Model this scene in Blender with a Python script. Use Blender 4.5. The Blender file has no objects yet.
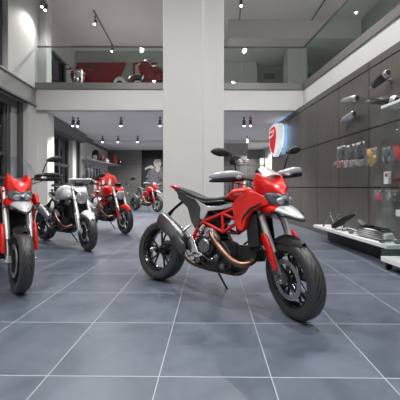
import bpy, bmesh, math, random
from mathutils import Vector as V, Matrix as MX
random.seed(7)
C = bpy.context.scene.collection
PI = math.pi
F = 287.0; CX = 200.0; CY = 187.0; CH = 1.01

# ------------------------------------------------------------------ materials
MATS = {}
def mat(name, col, rough=0.5, metal=0.0, coat=0.0, emit=None, es=0.0, spec=None, trans=0.0, alpha=1.0, noise=0.0, nscale=8.0, bump=0.0, bscale=60.0, sheen=0.0, ior=1.45):
    m = bpy.data.materials.new(name); m.use_nodes = True
    nt = m.node_tree; b = nt.nodes['Principled BSDF']
    b.inputs['Base Color'].default_value = (*col, 1)
    b.inputs['Roughness'].default_value = rough
    b.inputs['Metallic'].default_value = metal
    b.inputs['Coat Weight'].default_value = coat
    b.inputs['Coat Roughness'].default_value = 0.05
    b.inputs['Transmission Weight'].default_value = trans
    b.inputs['IOR'].default_value = ior
    b.inputs['Alpha'].default_value = alpha
    if spec is not None: b.inputs['Specular IOR Level'].default_value = spec
    if sheen: b.inputs['Sheen Weight'].default_value = sheen
    if emit: b.inputs['Emission Color'].default_value = (*emit, 1); b.inputs['Emission Strength'].default_value = es
    tc = nt.nodes.new('ShaderNodeTexCoord')
    n = nt.nodes.new('ShaderNodeTexNoise'); n.inputs['Scale'].default_value = nscale; n.inputs['Detail'].default_value = 4
    nt.links.new(tc.outputs['Object'], n.inputs['Vector'])
    if noise:
        mr = nt.nodes.new('ShaderNodeMapRange'); mr.inputs[1].default_value = .3; mr.inputs[2].default_value = .7
        mr.inputs[3].default_value = 1 - noise; mr.inputs[4].default_value = 1 + noise
        nt.links.new(n.outputs['Fac'], mr.inputs[0])
        mx = nt.nodes.new('ShaderNodeVectorMath'); mx.operation = 'SCALE'; mx.inputs[0].default_value = col
        nt.links.new(mr.outputs[0], mx.inputs['Scale']); nt.links.new(mx.outputs[0], b.inputs['Base Color'])
    if bump:
        n2 = nt.nodes.new('ShaderNodeTexNoise'); n2.inputs['Scale'].default_value = bscale
        nt.links.new(tc.outputs['Object'], n2.inputs['Vector'])
        bp = nt.nodes.new('ShaderNodeBump'); bp.inputs['Strength'].default_value = bump; bp.inputs['Distance'].default_value = .01
        nt.links.new(n2.outputs['Fac'], bp.inputs['Height']); nt.links.new(bp.outputs[0], b.inputs['Normal'])
    MATS[name] = m; return m

mat('white_wall', (.64,.635,.62), .75, noise=.02, nscale=2, bump=.05)
mat('grey_wall', (.42,.41,.40), .75, noise=.03, nscale=2)
mat('ceiling_paint', (.62,.61,.615), .85, noise=.03, nscale=1)
mat('ceiling_low', (.82,.81,.81), .8, noise=.03, nscale=1)
mat('trim_dark', (.16,.155,.15), .5, noise=.05)
mat('trim_grey', (.20,.195,.19), .45, .3, noise=.05)
mat('beam_metal', (.36,.35,.34), .5, .3, noise=.06, nscale=5)
mat('window_frame', (.085,.083,.082), .45)
mat('window_frame_light', (.38,.38,.38), .5)
mat('night', (.018,.018,.022), .6)
mat('outside', (.10,.095,.07), .8, noise=.7, nscale=1.6)
mat('steel', (.62,.62,.63), .22, 1.0, noise=.06)
mat('dark_steel', (.20,.20,.21), .35, .9, noise=.1)
mat('satin_silver', (.55,.56,.58), .34, .8, noise=.04)
mat('silver_paint', (.46,.47,.49), .3, .25, coat=.6)
mat('grey_paint', (.17,.175,.185), .35, .3, coat=.4)
mat('black_plastic', (.010,.010,.011), .5, bump=.05)
mat('black_gloss', (.012,.012,.014), .18, coat=.5)
mat('engine_grey', (.045,.045,.05), .42, .5, noise=.3, nscale=20)
mat('muffler_steel', (.24,.24,.25), .36, .9, noise=.1, nscale=5)
mat('pipe_dark', (.13,.10,.085), .35, .9, noise=.3, nscale=14)
mat('dark_panel', (.045,.047,.052), .35, .2, coat=.4)
mat('lens_grey', (.13,.14,.16), .1, .5, coat=1)
mat('fork_silver', (.66,.66,.66), .3, .55, coat=.4)
mat('bronze', (.25,.145,.10), .36, 1.0, noise=.2, nscale=14)
mat('red_paint', (.62,.007,.004), .32, 0, coat=.35)
mat('red_frame', (.55,.008,.010), .35, 0, coat=.6)
mat('dark_red', (.24,.008,.012), .3, 0, coat=.8)
mat('red_lens', (.65,.01,.01), .15, 0, coat=1)
mat('white_paint', (.88,.88,.88), .28, 0, coat=.8)
mat('clear_lens', (.48,.50,.54), .10, .6, coat=1)
mat('mirror_glass', (.5,.52,.55), .05, 1)
mat('amber', (.9,.55,.35), .2, 0, coat=.8)
mat('seat_vinyl', (.035,.036,.04), .42, bump=.2, bscale=200)
mat('orange', (.75,.28,.05), .4)
mat('gold', (.55,.42,.15), .3, .8)
mat('glass', (.90,.97,.95), .0, trans=1, ior=1.05)
mat('screen', (.92,.95,1.0), .02, trans=1, ior=1.25)
mat('white_plastic', (.80,.80,.80), .35)
mat('red_cloth', (.62,.03,.02), .7, sheen=.2)
mat('white_cloth', (.75,.75,.74), .8)
mat('black_cloth', (.03,.032,.04), .85, sheen=.2, noise=.3, nscale=12)
mat('navy_cloth', (.035,.04,.075), .8)
mat('purple', (.16,.10,.18), .5)
mat('card_red', (.60,.02,.03), .6)
mat('card_mid', (.30,.29,.30), .6)
mat('skin_print', (.36,.33,.31), .7, noise=.35, nscale=9)
mat('print_dark', (.015,.015,.018), .6, noise=.5, nscale=4)
mat('print_grey', (.11,.11,.12), .6, noise=.4, nscale=7)
mat('pale_green', (.42,.44,.38), .6)
mat('lamp_face', (1,1,1), .5, emit=(1,.97,.92), es=22)
mat('sign_white', (.9,.9,.9), .4, emit=(.95,.97,1), es=.35)
mat('sign_red', (.62,.01,.02), .4, emit=(.8,.015,.03), es=.35)
mat('halo', (.5,.7,1), .4, emit=(.35,.62,1), es=3)
def bag():
    m = mat('clear_bag', (.8,.82,.85), .12, alpha=.06, coat=.4, bump=.8, bscale=45); return m
bag()
def glass_thin():
    m = bpy.data.materials.new('rail_glass'); m.use_nodes = True; nt = m.node_tree; nt.nodes.clear()
    o = nt.nodes.new('ShaderNodeOutputMaterial'); t = nt.nodes.new('ShaderNodeBsdfTransparent'); t.inputs[0].default_value = (.90,.955,.94,1)
    g = nt.nodes.new('ShaderNodeBsdfGlossy'); g.inputs['Roughness'].default_value = .02; g.inputs['Color'].default_value = (.85,.95,.93,1)
    f = nt.nodes.new('ShaderNodeFresnel'); f.inputs['IOR'].default_value = 1.5; x = nt.nodes.new('ShaderNodeMixShader')
    ge = nt.nodes.new('ShaderNodeNewGeometry'); mu = nt.nodes.new('ShaderNodeMath'); mu.operation = 'MULTIPLY'; iv = nt.nodes.new('ShaderNodeMath'); iv.operation = 'SUBTRACT'; iv.inputs[0].default_value = 1
    nt.links.new(ge.outputs['Backfacing'], iv.inputs[1]); nt.links.new(iv.outputs[0], mu.inputs[0]); nt.links.new(f.outputs[0], mu.inputs[1])
    nt.links.new(mu.outputs[0], x.inputs[0]); nt.links.new(t.outputs[0], x.inputs[1]); nt.links.new(g.outputs[0], x.inputs[2]); nt.links.new(x.outputs[0], o.inputs[0])
    MATS['rail_glass'] = m
glass_thin()
def clear_thin(name, col):
    m = MATS['rail_glass'].copy(); m.name = name
    for n in m.node_tree.nodes:
        if n.type == 'BSDF_TRANSPARENT': n.inputs[0].default_value = (*col, 1)
    MATS[name] = m
clear_thin('case_glass', (.955,.98,.975)); clear_thin('visor', (.87,.89,.93)); clear_thin('pane', (.75,.78,.80))

def math_node(nt, op, a, b=None, c=None):
    n = nt.nodes.new('ShaderNodeMath'); n.operation = op
    for i, v in enumerate((a, b, c)):
        if v is None: continue
        if isinstance(v, (int, float)): n.inputs[i].default_value = v
        else: nt.links.new(v, n.inputs[i])
    return n.outputs[0]
def floor_mat():
    m = bpy.data.materials.new('floor_tile'); m.use_nodes = True; nt = m.node_tree; b = nt.nodes['Principled BSDF']
    tc = nt.nodes.new('ShaderNodeTexCoord'); s = nt.nodes.new('ShaderNodeSeparateXYZ'); nt.links.new(tc.outputs['Object'], s.inputs[0])
    X, Y = s.outputs[0], s.outputs[1]
    M = lambda *a: math_node(nt, *a)
    u = M('DIVIDE', M('ADD', M('SUBTRACT', X, M('MULTIPLY', Y, .0383)), .2775), .5975)
    v = M('DIVIDE', M('SUBTRACT', M('ADD', Y, M('MULTIPLY', X, .0113)), 1.527), .604)
    def edge(t): return M('ABSOLUTE', M('SUBTRACT', M('FRACT', M('ADD', t, .5)), .5))
    d = M('MINIMUM', edge(u), edge(v))
    g = M('LESS_THAN', d, .0048)
    iu = M('FLOOR', u); iv = M('FLOOR', v)
    cb = nt.nodes.new('ShaderNodeCombineXYZ'); nt.links.new(iu, cb.inputs[0]); nt.links.new(iv, cb.inputs[1])
    wn = nt.nodes.new('ShaderNodeTexWhiteNoise'); wn.noise_dimensions = '2D'; nt.links.new(cb.outputs[0], wn.inputs['Vector'])
    n1 = nt.nodes.new('ShaderNodeTexNoise'); n1.inputs['Scale'].default_value = 2.2; n1.inputs['Detail'].default_value = 6; n1.inputs['Roughness'].default_value = .6; n1.inputs['Distortion'].default_value = .6
    off = nt.nodes.new('ShaderNodeVectorMath'); off.operation = 'MULTIPLY_ADD'; off.inputs[1].default_value = (7.3, 3.1, 0)
    nt.links.new(cb.outputs[0], off.inputs[0]); nt.links.new(tc.outputs['Object'], off.inputs[2]); nt.links.new(off.outputs[0], n1.inputs['Vector'])
    cr = nt.nodes.new('ShaderNodeValToRGB'); cr.color_ramp.elements[0].position = .3; cr.color_ramp.elements[1].position = .72
    cr.color_ramp.elements[0].color = (.066,.080,.107,1); cr.color_ramp.elements[1].color = (.124,.143,.184,1)
    nt.links.new(n1.outputs['Fac'], cr.inputs[0])
    tone = M('ADD', M('MULTIPLY', wn.outputs['Value'], .12), .94)
    sc = nt.nodes.new('ShaderNodeVectorMath'); sc.operation = 'SCALE'; nt.links.new(cr.outputs[0], sc.inputs[0]); nt.links.new(tone, sc.inputs['Scale'])
    mx = nt.nodes.new('ShaderNodeMix'); mx.data_type = 'RGBA'; nt.links.new(g, mx.inputs[0]); nt.links.new(sc.outputs[0], mx.inputs[6]); mx.inputs[7].default_value = (.33,.35,.39,1)
    nt.links.new(mx.outputs[2], b.inputs['Base Color'])
    r = M('ADD', M('MULTIPLY', n1.outputs['Fac'], .2), .24); r2 = M('ADD', r, M('MULTIPLY', g, .3)); nt.links.new(r2, b.inputs['Roughness'])
    b.inputs['Specular IOR Level'].default_value = .5
    bp = nt.nodes.new('ShaderNodeBump'); bp.inputs['Strength'].default_value = .3; bp.inputs['Distance'].default_value = .002
    nt.links.new(M('SUBTRACT', 1.0, g), bp.inputs['Height']); nt.links.new(bp.outputs[0], b.inputs['Normal'])
    MATS['floor_tile'] = m
floor_mat()
def streak_mat(name, c0, c1, rough, metal, scale):
    m = bpy.data.materials.new(name); m.use_nodes = True; nt = m.node_tree; b = nt.nodes['Principled BSDF']
    tc = nt.nodes.new('ShaderNodeTexCoord'); mp = nt.nodes.new('ShaderNodeMapping'); mp.inputs['Scale'].default_value = scale
    n = nt.nodes.new('ShaderNodeTexNoise'); n.inputs['Scale'].default_value = 1; n.inputs['Detail'].default_value = 5
    nt.links.new(tc.outputs['Object'], mp.inputs[0]); nt.links.new(mp.outputs[0], n.inputs['Vector'])
    cr = nt.nodes.new('ShaderNodeValToRGB'); cr.color_ramp.elements[0].position = .3; cr.color_ramp.elements[1].position = .7
    cr.color_ramp.elements[0].color = (*c0, 1); cr.color_ramp.elements[1].color = (*c1, 1)
    nt.links.new(n.outputs['Fac'], cr.inputs[0]); nt.links.new(cr.outputs[0], b.inputs['Base Color'])
    b.inputs['Roughness'].default_value = rough; b.inputs['Metallic'].default_value = metal
    MATS[name] = m
streak_mat('panel_wood', (.120,.108,.099), (.155,.141,.130), .42, .25, (40, 40, 1.2))
streak_mat('metal_panel', (.23,.225,.215), (.30,.29,.28), .38, .7, (1, 1, 14))
def tire_mat():
    m = bpy.data.materials.new('tire_rubber'); m.use_nodes = True; nt = m.node_tree; b = nt.nodes['Principled BSDF']
    uv = nt.nodes.new('ShaderNodeUVMap'); uv.uv_map = 'UVMap'; s = nt.nodes.new('ShaderNodeSeparateXYZ'); nt.links.new(uv.outputs[0], s.inputs[0])
    M = lambda *a: math_node(nt, *a)
    a = M('ABSOLUTE', M('SUBTRACT', s.outputs[1], .5))             # 0 on the crown, .5 at the beads
    t = M('FRACT', M('ADD', M('MULTIPLY', s.outputs[0], 26), M('MULTIPLY', a, 7.0)))
    gr = M('LESS_THAN', M('ABSOLUTE', M('SUBTRACT', t, .5)), .12)
    band = M('MULTIPLY', M('GREATER_THAN', a, .035), M('LESS_THAN', a, .235))
    t2 = M('FRACT', M('ADD', M('MULTIPLY', s.outputs[0], 13), M('MULTIPLY', a, -2.0)))
    gr2 = M('MULTIPLY', M('LESS_THAN', M('ABSOLUTE', M('SUBTRACT', t2, .5)), .2), M('LESS_THAN', M('ABSOLUTE', M('SUBTRACT', a, .13)), .008))
    g = M('MAXIMUM', M('MULTIPLY', gr, band), gr2)
    mx = nt.nodes.new('ShaderNodeMix'); mx.data_type = 'RGBA'; nt.links.new(g, mx.inputs[0]); mx.inputs[6].default_value = (.045,.045,.048,1); mx.inputs[7].default_value = (.006,.006,.006,1)
    nt.links.new(mx.outputs[2], b.inputs['Base Color']); b.inputs['Roughness'].default_value = .42
    bp = nt.nodes.new('ShaderNodeBump'); bp.inputs['Strength'].default_value = .7; bp.inputs['Distance'].default_value = .006
    nt.links.new(M('SUBTRACT', 1.0, g), bp.inputs['Height']); nt.links.new(bp.outputs[0], b.inputs['Normal'])
    MATS['tire_rubber'] = m
tire_mat()

# ------------------------------------------------------------------ mesh helpers
def link(o): C.objects.link(o); return o
def obj(name, bm, m, parent=None, sharp=35, M=None, bevel=0):
    if M is not None: bm.transform(M)
    bmesh.ops.recalc_face_normals(bm, faces=bm.faces)
    me = bpy.data.meshes.new(name); bm.to_mesh(me); bm.free()
    for x in ([m] if isinstance(m, str) else m): me.materials.append(MATS[x])
    for p in me.polygons: p.use_smooth = True
    me.set_sharp_from_angle(angle=math.radians(sharp))
    o = link(bpy.data.objects.new(name, me))
    if parent is not None: o.parent = parent
    if bevel:
        b = o.modifiers.new('bevel', 'BEVEL'); b.width = bevel; b.segments = 2; b.limit_method = 'ANGLE'; b.angle_limit = .6
    return o
def thing(name, label, cat, loc=(0,0,0), rz=0, group=None, rot=None):
    o = link(bpy.data.objects.new(name, None)); o.location = loc
    o.rotation_euler = rot if rot else (0,0,rz); o.empty_display_size = .1
    return tag(o, label, cat, group)
def tag(o, label, cat, group=None):
    o['label'] = label; o['category'] = cat
    if group: o['group'] = group
    return o
def struct(name, bm, m, bevel=0, parent=None):
    o = obj(name, bm, m, parent, bevel=bevel)
    if parent is None: o['kind'] = 'structure'
    return o
def nb(): return bmesh.new()
def setmi(faces, mi):
    for f in faces: f.material_index = mi
def box(bm, c, s, R=None, mi=0):
    r = bmesh.ops.create_cube(bm, size=1)
    m = MX.Translation(c) @ (R.to_4x4() if R else MX()) @ MX.Diagonal((*s, 1))
    bmesh.ops.transform(bm, matrix=m, verts=r['verts'])
    setmi({f for v in r['verts'] for f in v.link_faces}, mi); return r['verts']
def bx(bm, x0, x1, y0, y1, z0, z1, mi=0): return box(bm, ((x0+x1)/2,(y0+y1)/2,(z0+z1)/2), (abs(x1-x0),abs(y1-y0),abs(z1-z0)), mi=mi)
def hexa(bm, p, mi=0):      # 8 points: bottom 4, top 4
    v = [bm.verts.new(q) for q in p]
    fs = [bm.faces.new([v[i] for i in f]) for f in ((0,1,2,3),(4,5,6,7),(0,1,5,4),(1,2,6,5),(2,3,7,6),(3,0,4,7))]
    setmi(fs, mi)
def skin(bm, rings, closed=False, cap=True, mi=0):
    vs = [[bm.verts.new(p) for p in r] for r in rings]; n = len(vs[0]); fs = []
    for i in range(len(vs) - (0 if closed else 1)):
        a, b = vs[i], vs[(i+1) % len(vs)]
        for k in range(n): fs.append(bm.faces.new((a[k], a[(k+1)%n], b[(k+1)%n], b[k])))
    if cap and not closed: fs.append(bm.faces.new(vs[0][::-1])); fs.append(bm.faces.new(vs[-1]))
    setmi(fs, mi); return vs
def se(a, b, n, N=20):
    out = []
    for k in range(N):
        t = 2*PI*k/N; c, s = math.cos(t), math.sin(t)
        out.append((a*math.copysign(abs(c)**(2/n), c), b*math.copysign(abs(s)**(2/n), s)))
    return out
def loftx(bm, secs, n=2.6, N=22, mi=0):       # secs: x, y, z, hy, hz
    skin(bm, [[(x, y+p, z+q) for p, q in se(hy, hz, n, N)] for x, y, z, hy, hz in secs], mi=mi)
def loftz(bm, secs, n=2.4, N=22, mi=0):       # secs: z, x, y, hx, hy
    skin(bm, [[(x+p, y+q, z) for p, q in se(hx, hy, n, N)] for z, x, y, hx, hy in secs], mi=mi)
def lofty(bm, secs, n=2.4, N=20, mi=0):       # secs: y, x, z, hx, hz
    skin(bm, [[(x+p, y, z+q) for p, q in se(hx, hz, n, N)] for y, x, z, hx, hz in secs], mi=mi)
def spline(pts, k=5):
    P = [V(p) for p in pts]; P = [2*P[0]-P[1]] + P + [2*P[-1]-P[-2]]; out = []
    for i in range(1, len(P)-2):
        for j in range(k):
            t = j/k
            out.append(.5*((2*P[i]) + (P[i+1]-P[i-1])*t + (2*P[i-1]-5*P[i]+4*P[i+1]-P[i+2])*t*t + (3*P[i]-P[i-1]-3*P[i+1]+P[i+2])*t**3))
    out.append(P[-2]); return out
def tube(bm, pts, r, N=10, smooth=True, mi=0, up=(0,0,1), n=2):
    src = [V(p) for p in pts]; m0 = len(src)
    P = spline(src) if smooth and m0 > 2 else src
    def rad(i):
        if isinstance(r, (int, float)): return (r, r)
        if isinstance(r, tuple): return r
        t = i/(len(P)-1)*(len(r)-1); k = min(int(t), len(r)-2); f = t-k
        A = r[k] if isinstance(r[k], tuple) else (r[k], r[k]); B = r[k+1] if isinstance(r[k+1], tuple) else (r[k+1], r[k+1])
        return (A[0]*(1-f)+B[0]*f, A[1]*(1-f)+B[1]*f)
    rings = []; u = V(up)
    for i, p in enumerate(P):
        d = (P[min(i+1, len(P)-1)] - P[max(i-1, 0)]).normalized()
        s = d.cross(u)
        if s.length < 1e-3: s = d.cross(V((1,0,0)) if abs(d.x) < .9 else V((0,1,0)))
        s.normalize(); w = s.cross(d).normalized(); a, b = rad(i)
        rings.append([p + s*x + w*y for x, y in se(a, b, n, N)])
    skin(bm, rings, mi=mi)
def lathe(bm, prof, c=(0,0,0), N=40, axis='y', closed=True, mi=0, uv=False):  # prof: (r, h)
    if uv: bm.loops.layers.uv.new('UVMap')
    rings = []
    for k in range(N):
        t = 2*PI*k/N; cs, sn = math.cos(t), math.sin(t)
        if axis == 'y': rings.append([(c[0]+r*cs, c[1]+h, c[2]+r*sn) for r, h in prof])
        elif axis == 'z': rings.append([(c[0]+r*cs, c[1]+r*sn, c[2]+h) for r, h in prof])
        else: rings.append([(c[0]+h, c[1]+r*cs, c[2]+r*sn) for r, h in prof])
    vs = [[bm.verts.new(p) for p in r] for r in rings]; m = len(prof)
    L = bm.loops.layers.uv.active if uv else None
    for i in range(N):
        a, b = vs[i], vs[(i+1) % N]
        for k in range(m if closed else m-1):
            k2 = (k+1) % m
            f = bm.faces.new((a[k], a[k2], b[k2], b[k])); f.material_index = mi
            if uv:
                for l, q in zip(f.loops, ((i,k),(i,k+1),(i+1,k+1),(i+1,k))): l[L].uv = (q[0]/N, min(q[1], m-1)/(m-1))
    if not closed:
        for k in (0, m-1):
            if prof[k][0] > 1e-4: f = bm.faces.new([r[k] for r in vs]); f.material_index = mi
def disc(bm, c, r, h, axis='y', N=28, mi=0, ch=.0):
    if ch: lathe(bm, [(1e-5,-h/2),(r-ch,-h/2),(r,-h/2+ch),(r,h/2-ch),(r-ch,h/2),(1e-5,h/2)], c, N, axis, closed=False, mi=mi)
    else: lathe(bm, [(1e-5,-h/2),(r,-h/2),(r,h/2),(1e-5,h/2)], c, N, axis, closed=False, mi=mi)
def ball(bm, c, r, s=(1,1,1), mi=0, R=None, seg=16):
    q = bmesh.ops.create_uvsphere(bm, u_segments=seg, v_segments=max(8, seg*2//3), radius=r)
    bmesh.ops.transform(bm, matrix=MX.Translation(c) @ (R.to_4x4() if R else MX()) @ MX.Diagonal((*s,1)), verts=q['verts'])
    setmi({f for v in q['verts'] for f in v.link_faces}, mi)
def prism(bm, poly, y0, y1, mi=0, bulge=0):        # polygon in x,z extruded along y
    a = [bm.verts.new((x, y0, z)) for x, z in poly]; b = [bm.verts.new((x, y1, z)) for x, z in poly]; n = len(poly)
    fs = [bm.faces.new(a[::-1]), bm.faces.new(b)] + [bm.faces.new((a[i], a[(i+1)%n], b[(i+1)%n], b[i])) for i in range(n)]
    setmi(fs, mi)
def shell(bm, grid, th=.006, mi=0):               # thick sheet from a grid of points
    g = [[V(p) for p in r] for r in grid]; A = len(g); B = len(g[0]); nrm = []
    for i in range(A):
        row = []
        for j in range(B):
            du = g[min(i+1,A-1)][j]-g[max(i-1,0)][j]; dv = g[i][min(j+1,B-1)]-g[i][max(j-1,0)]
            n = du.cross(dv); row.append(n.normalized() if n.length > 1e-9 else V((0,0,1)))
        nrm.append(row)
    t = [[bm.verts.new(g[i][j]) for j in range(B)] for i in range(A)]
    b = [[bm.verts.new(g[i][j]-nrm[i][j]*th) for j in range(B)] for i in range(A)]; fs = []
    for i in range(A-1):
        for j in range(B-1):
            fs.append(bm.faces.new((t[i][j], t[i+1][j], t[i+1][j+1], t[i][j+1])))
            fs.append(bm.faces.new((b[i][j], b[i][j+1], b[i+1][j+1], b[i+1][j])))
    for i in range(A-1):
        for j in (0, B-1): fs.append(bm.faces.new((t[i][j], t[i+1][j], b[i+1][j], b[i][j])))
    for j in range(B-1):
        for i in (0, A-1): fs.append(bm.faces.new((t[i][j], t[i][j+1], b[i][j+1], b[i][j])))
    setmi(fs, mi)
def text_bm(s, size, depth, M):
    cu = bpy.data.curves.new('lettering', 'FONT'); cu.body = s; cu.size = size; cu.extrude = depth; cu.align_x = 'CENTER'; cu.align_y = 'CENTER'
    o = link(bpy.data.objects.new('lettering', cu)); dg = bpy.context.evaluated_depsgraph_get(); dg.update()
    me = bpy.data.meshes.new_from_object(o.evaluated_get(dg)); bm = nb(); bm.from_mesh(me); bm.transform(M)
    bpy.data.objects.remove(o); bpy.data.meshes.remove(me); bpy.data.curves.remove(cu); return bm
def RX(a): return MX.Rotation(a, 3, 'X')
def RY(a): return MX.Rotation(a, 3, 'Y')
def RZ(a): return MX.Rotation(a, 3, 'Z')
def P(px, py, Y): return V(((px-CX)*Y/F, Y, CH-(py-CY)*Y/F))
I4 = MX()

# ------------------------------------------------------------------ motorcycles
def wheel(root, name, cx, R, w, M, detail, rimmat='black_gloss', discs=(1,-1), disc_r=.155):
    N = 56 if detail > 1 else 32
    cz = R; hw = w/2; rr = R-.098
    bm = nb()      # rim, hub and spokes
    lathe(bm, [(rr+.012,-hw*.80),(rr+.016,-hw*.72),(rr-.008,-hw*.55),(rr-.022,-hw*.2),(rr-.022,hw*.2),(rr-.008,hw*.55),(rr+.016,hw*.72),(rr+.012,hw*.80),(rr-.006,hw*.74),(rr-.018,hw*.5),(rr-.034,0),(rr-.018,-hw*.5),(rr-.006,-hw*.74)], (cx,0,cz), N)
    disc(bm, (cx,0,cz), .042, w*.8, ch=.006); disc(bm, (cx,0,cz), .022, w*1.15, ch=.004)
    ns = 5
    for k in range(ns):
        a = 2*PI*k/ns+.3
        for da in (-.20, .20):
            p0 = V((cx+.036*math.cos(a), 0, cz+.036*math.sin(a))); p1 = V((cx+.085*math.cos(a+da*.35), 0, cz+.085*math.sin(a+da*.35))); p2 = V((cx+(rr-.02)*math.cos(a+da), 0, cz+(rr-.02)*math.sin(a+da)))
            tube(bm, [p0, p1, p2], [(.010,.014),(.009,.011),(.010,.009)], N=8, up=(0,1,0), n=3)
    wh = obj(name, bm, rimmat, root, M=M)
    bm = nb()
    prof = []
    for i in range(15):
        t = i/14; a = (t-.5)*PI*1.12
        prof.append((rr+.012 + (R-rr-.012)*(max(0, math.cos(a*.86)))**.62 if abs(t-.5) < .49 else rr+.008, hw*math.sin(a)/math.sin(PI*.5) if abs(a) < PI/2 else math.copysign(hw*(1-.16*(abs(a)-PI/2)/(PI*.06)), a)))
    lathe(bm, prof, (cx,0,cz), N+8, uv=True)
    t = obj('tire', bm, 'tire_rubber', wh, M=M, sharp=60)
    for s in discs:
        bm = nb(); y = s*(w*.42+.006)
        lathe(bm, [(disc_r-.038,y-.0025),(disc_r,y-.0025),(disc_r,y+.0025),(disc_r-.038,y+.0025)], (cx,0,cz), 48)
        for k in range(40 if detail > 1 else 0):   # wavy edge notches of the rotor
            a = 2*PI*k/40; box(bm, (cx+(disc_r-.019)*math.cos(a), y+s*.0028, cz+(disc_r-.019)*math.sin(a)), (.006,.001,.006), RY(-a), mi=1)
        for k in range(6):
            a = 2*PI*k/6; tube(bm, [(cx+.04*math.cos(a),y,cz+.04*math.sin(a)),(cx+(disc_r-.03)*math.cos(a+.15),y,cz+(disc_r-.03)*math.sin(a+.15))], (.006,.004), N=6, mi=1, up=(0,1,0))
        obj('brake_disc', bm, ['satin_silver','black_plastic'], wh, M=M)
    bm = nb(); disc(bm, (cx,0,cz), .013, w+.16, ch=.003); disc(bm, (cx,-(w/2+.055),cz), .024, .02, ch=.004)
    obj('axle', bm, 'steel', wh, M=M)
    return wh

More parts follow.
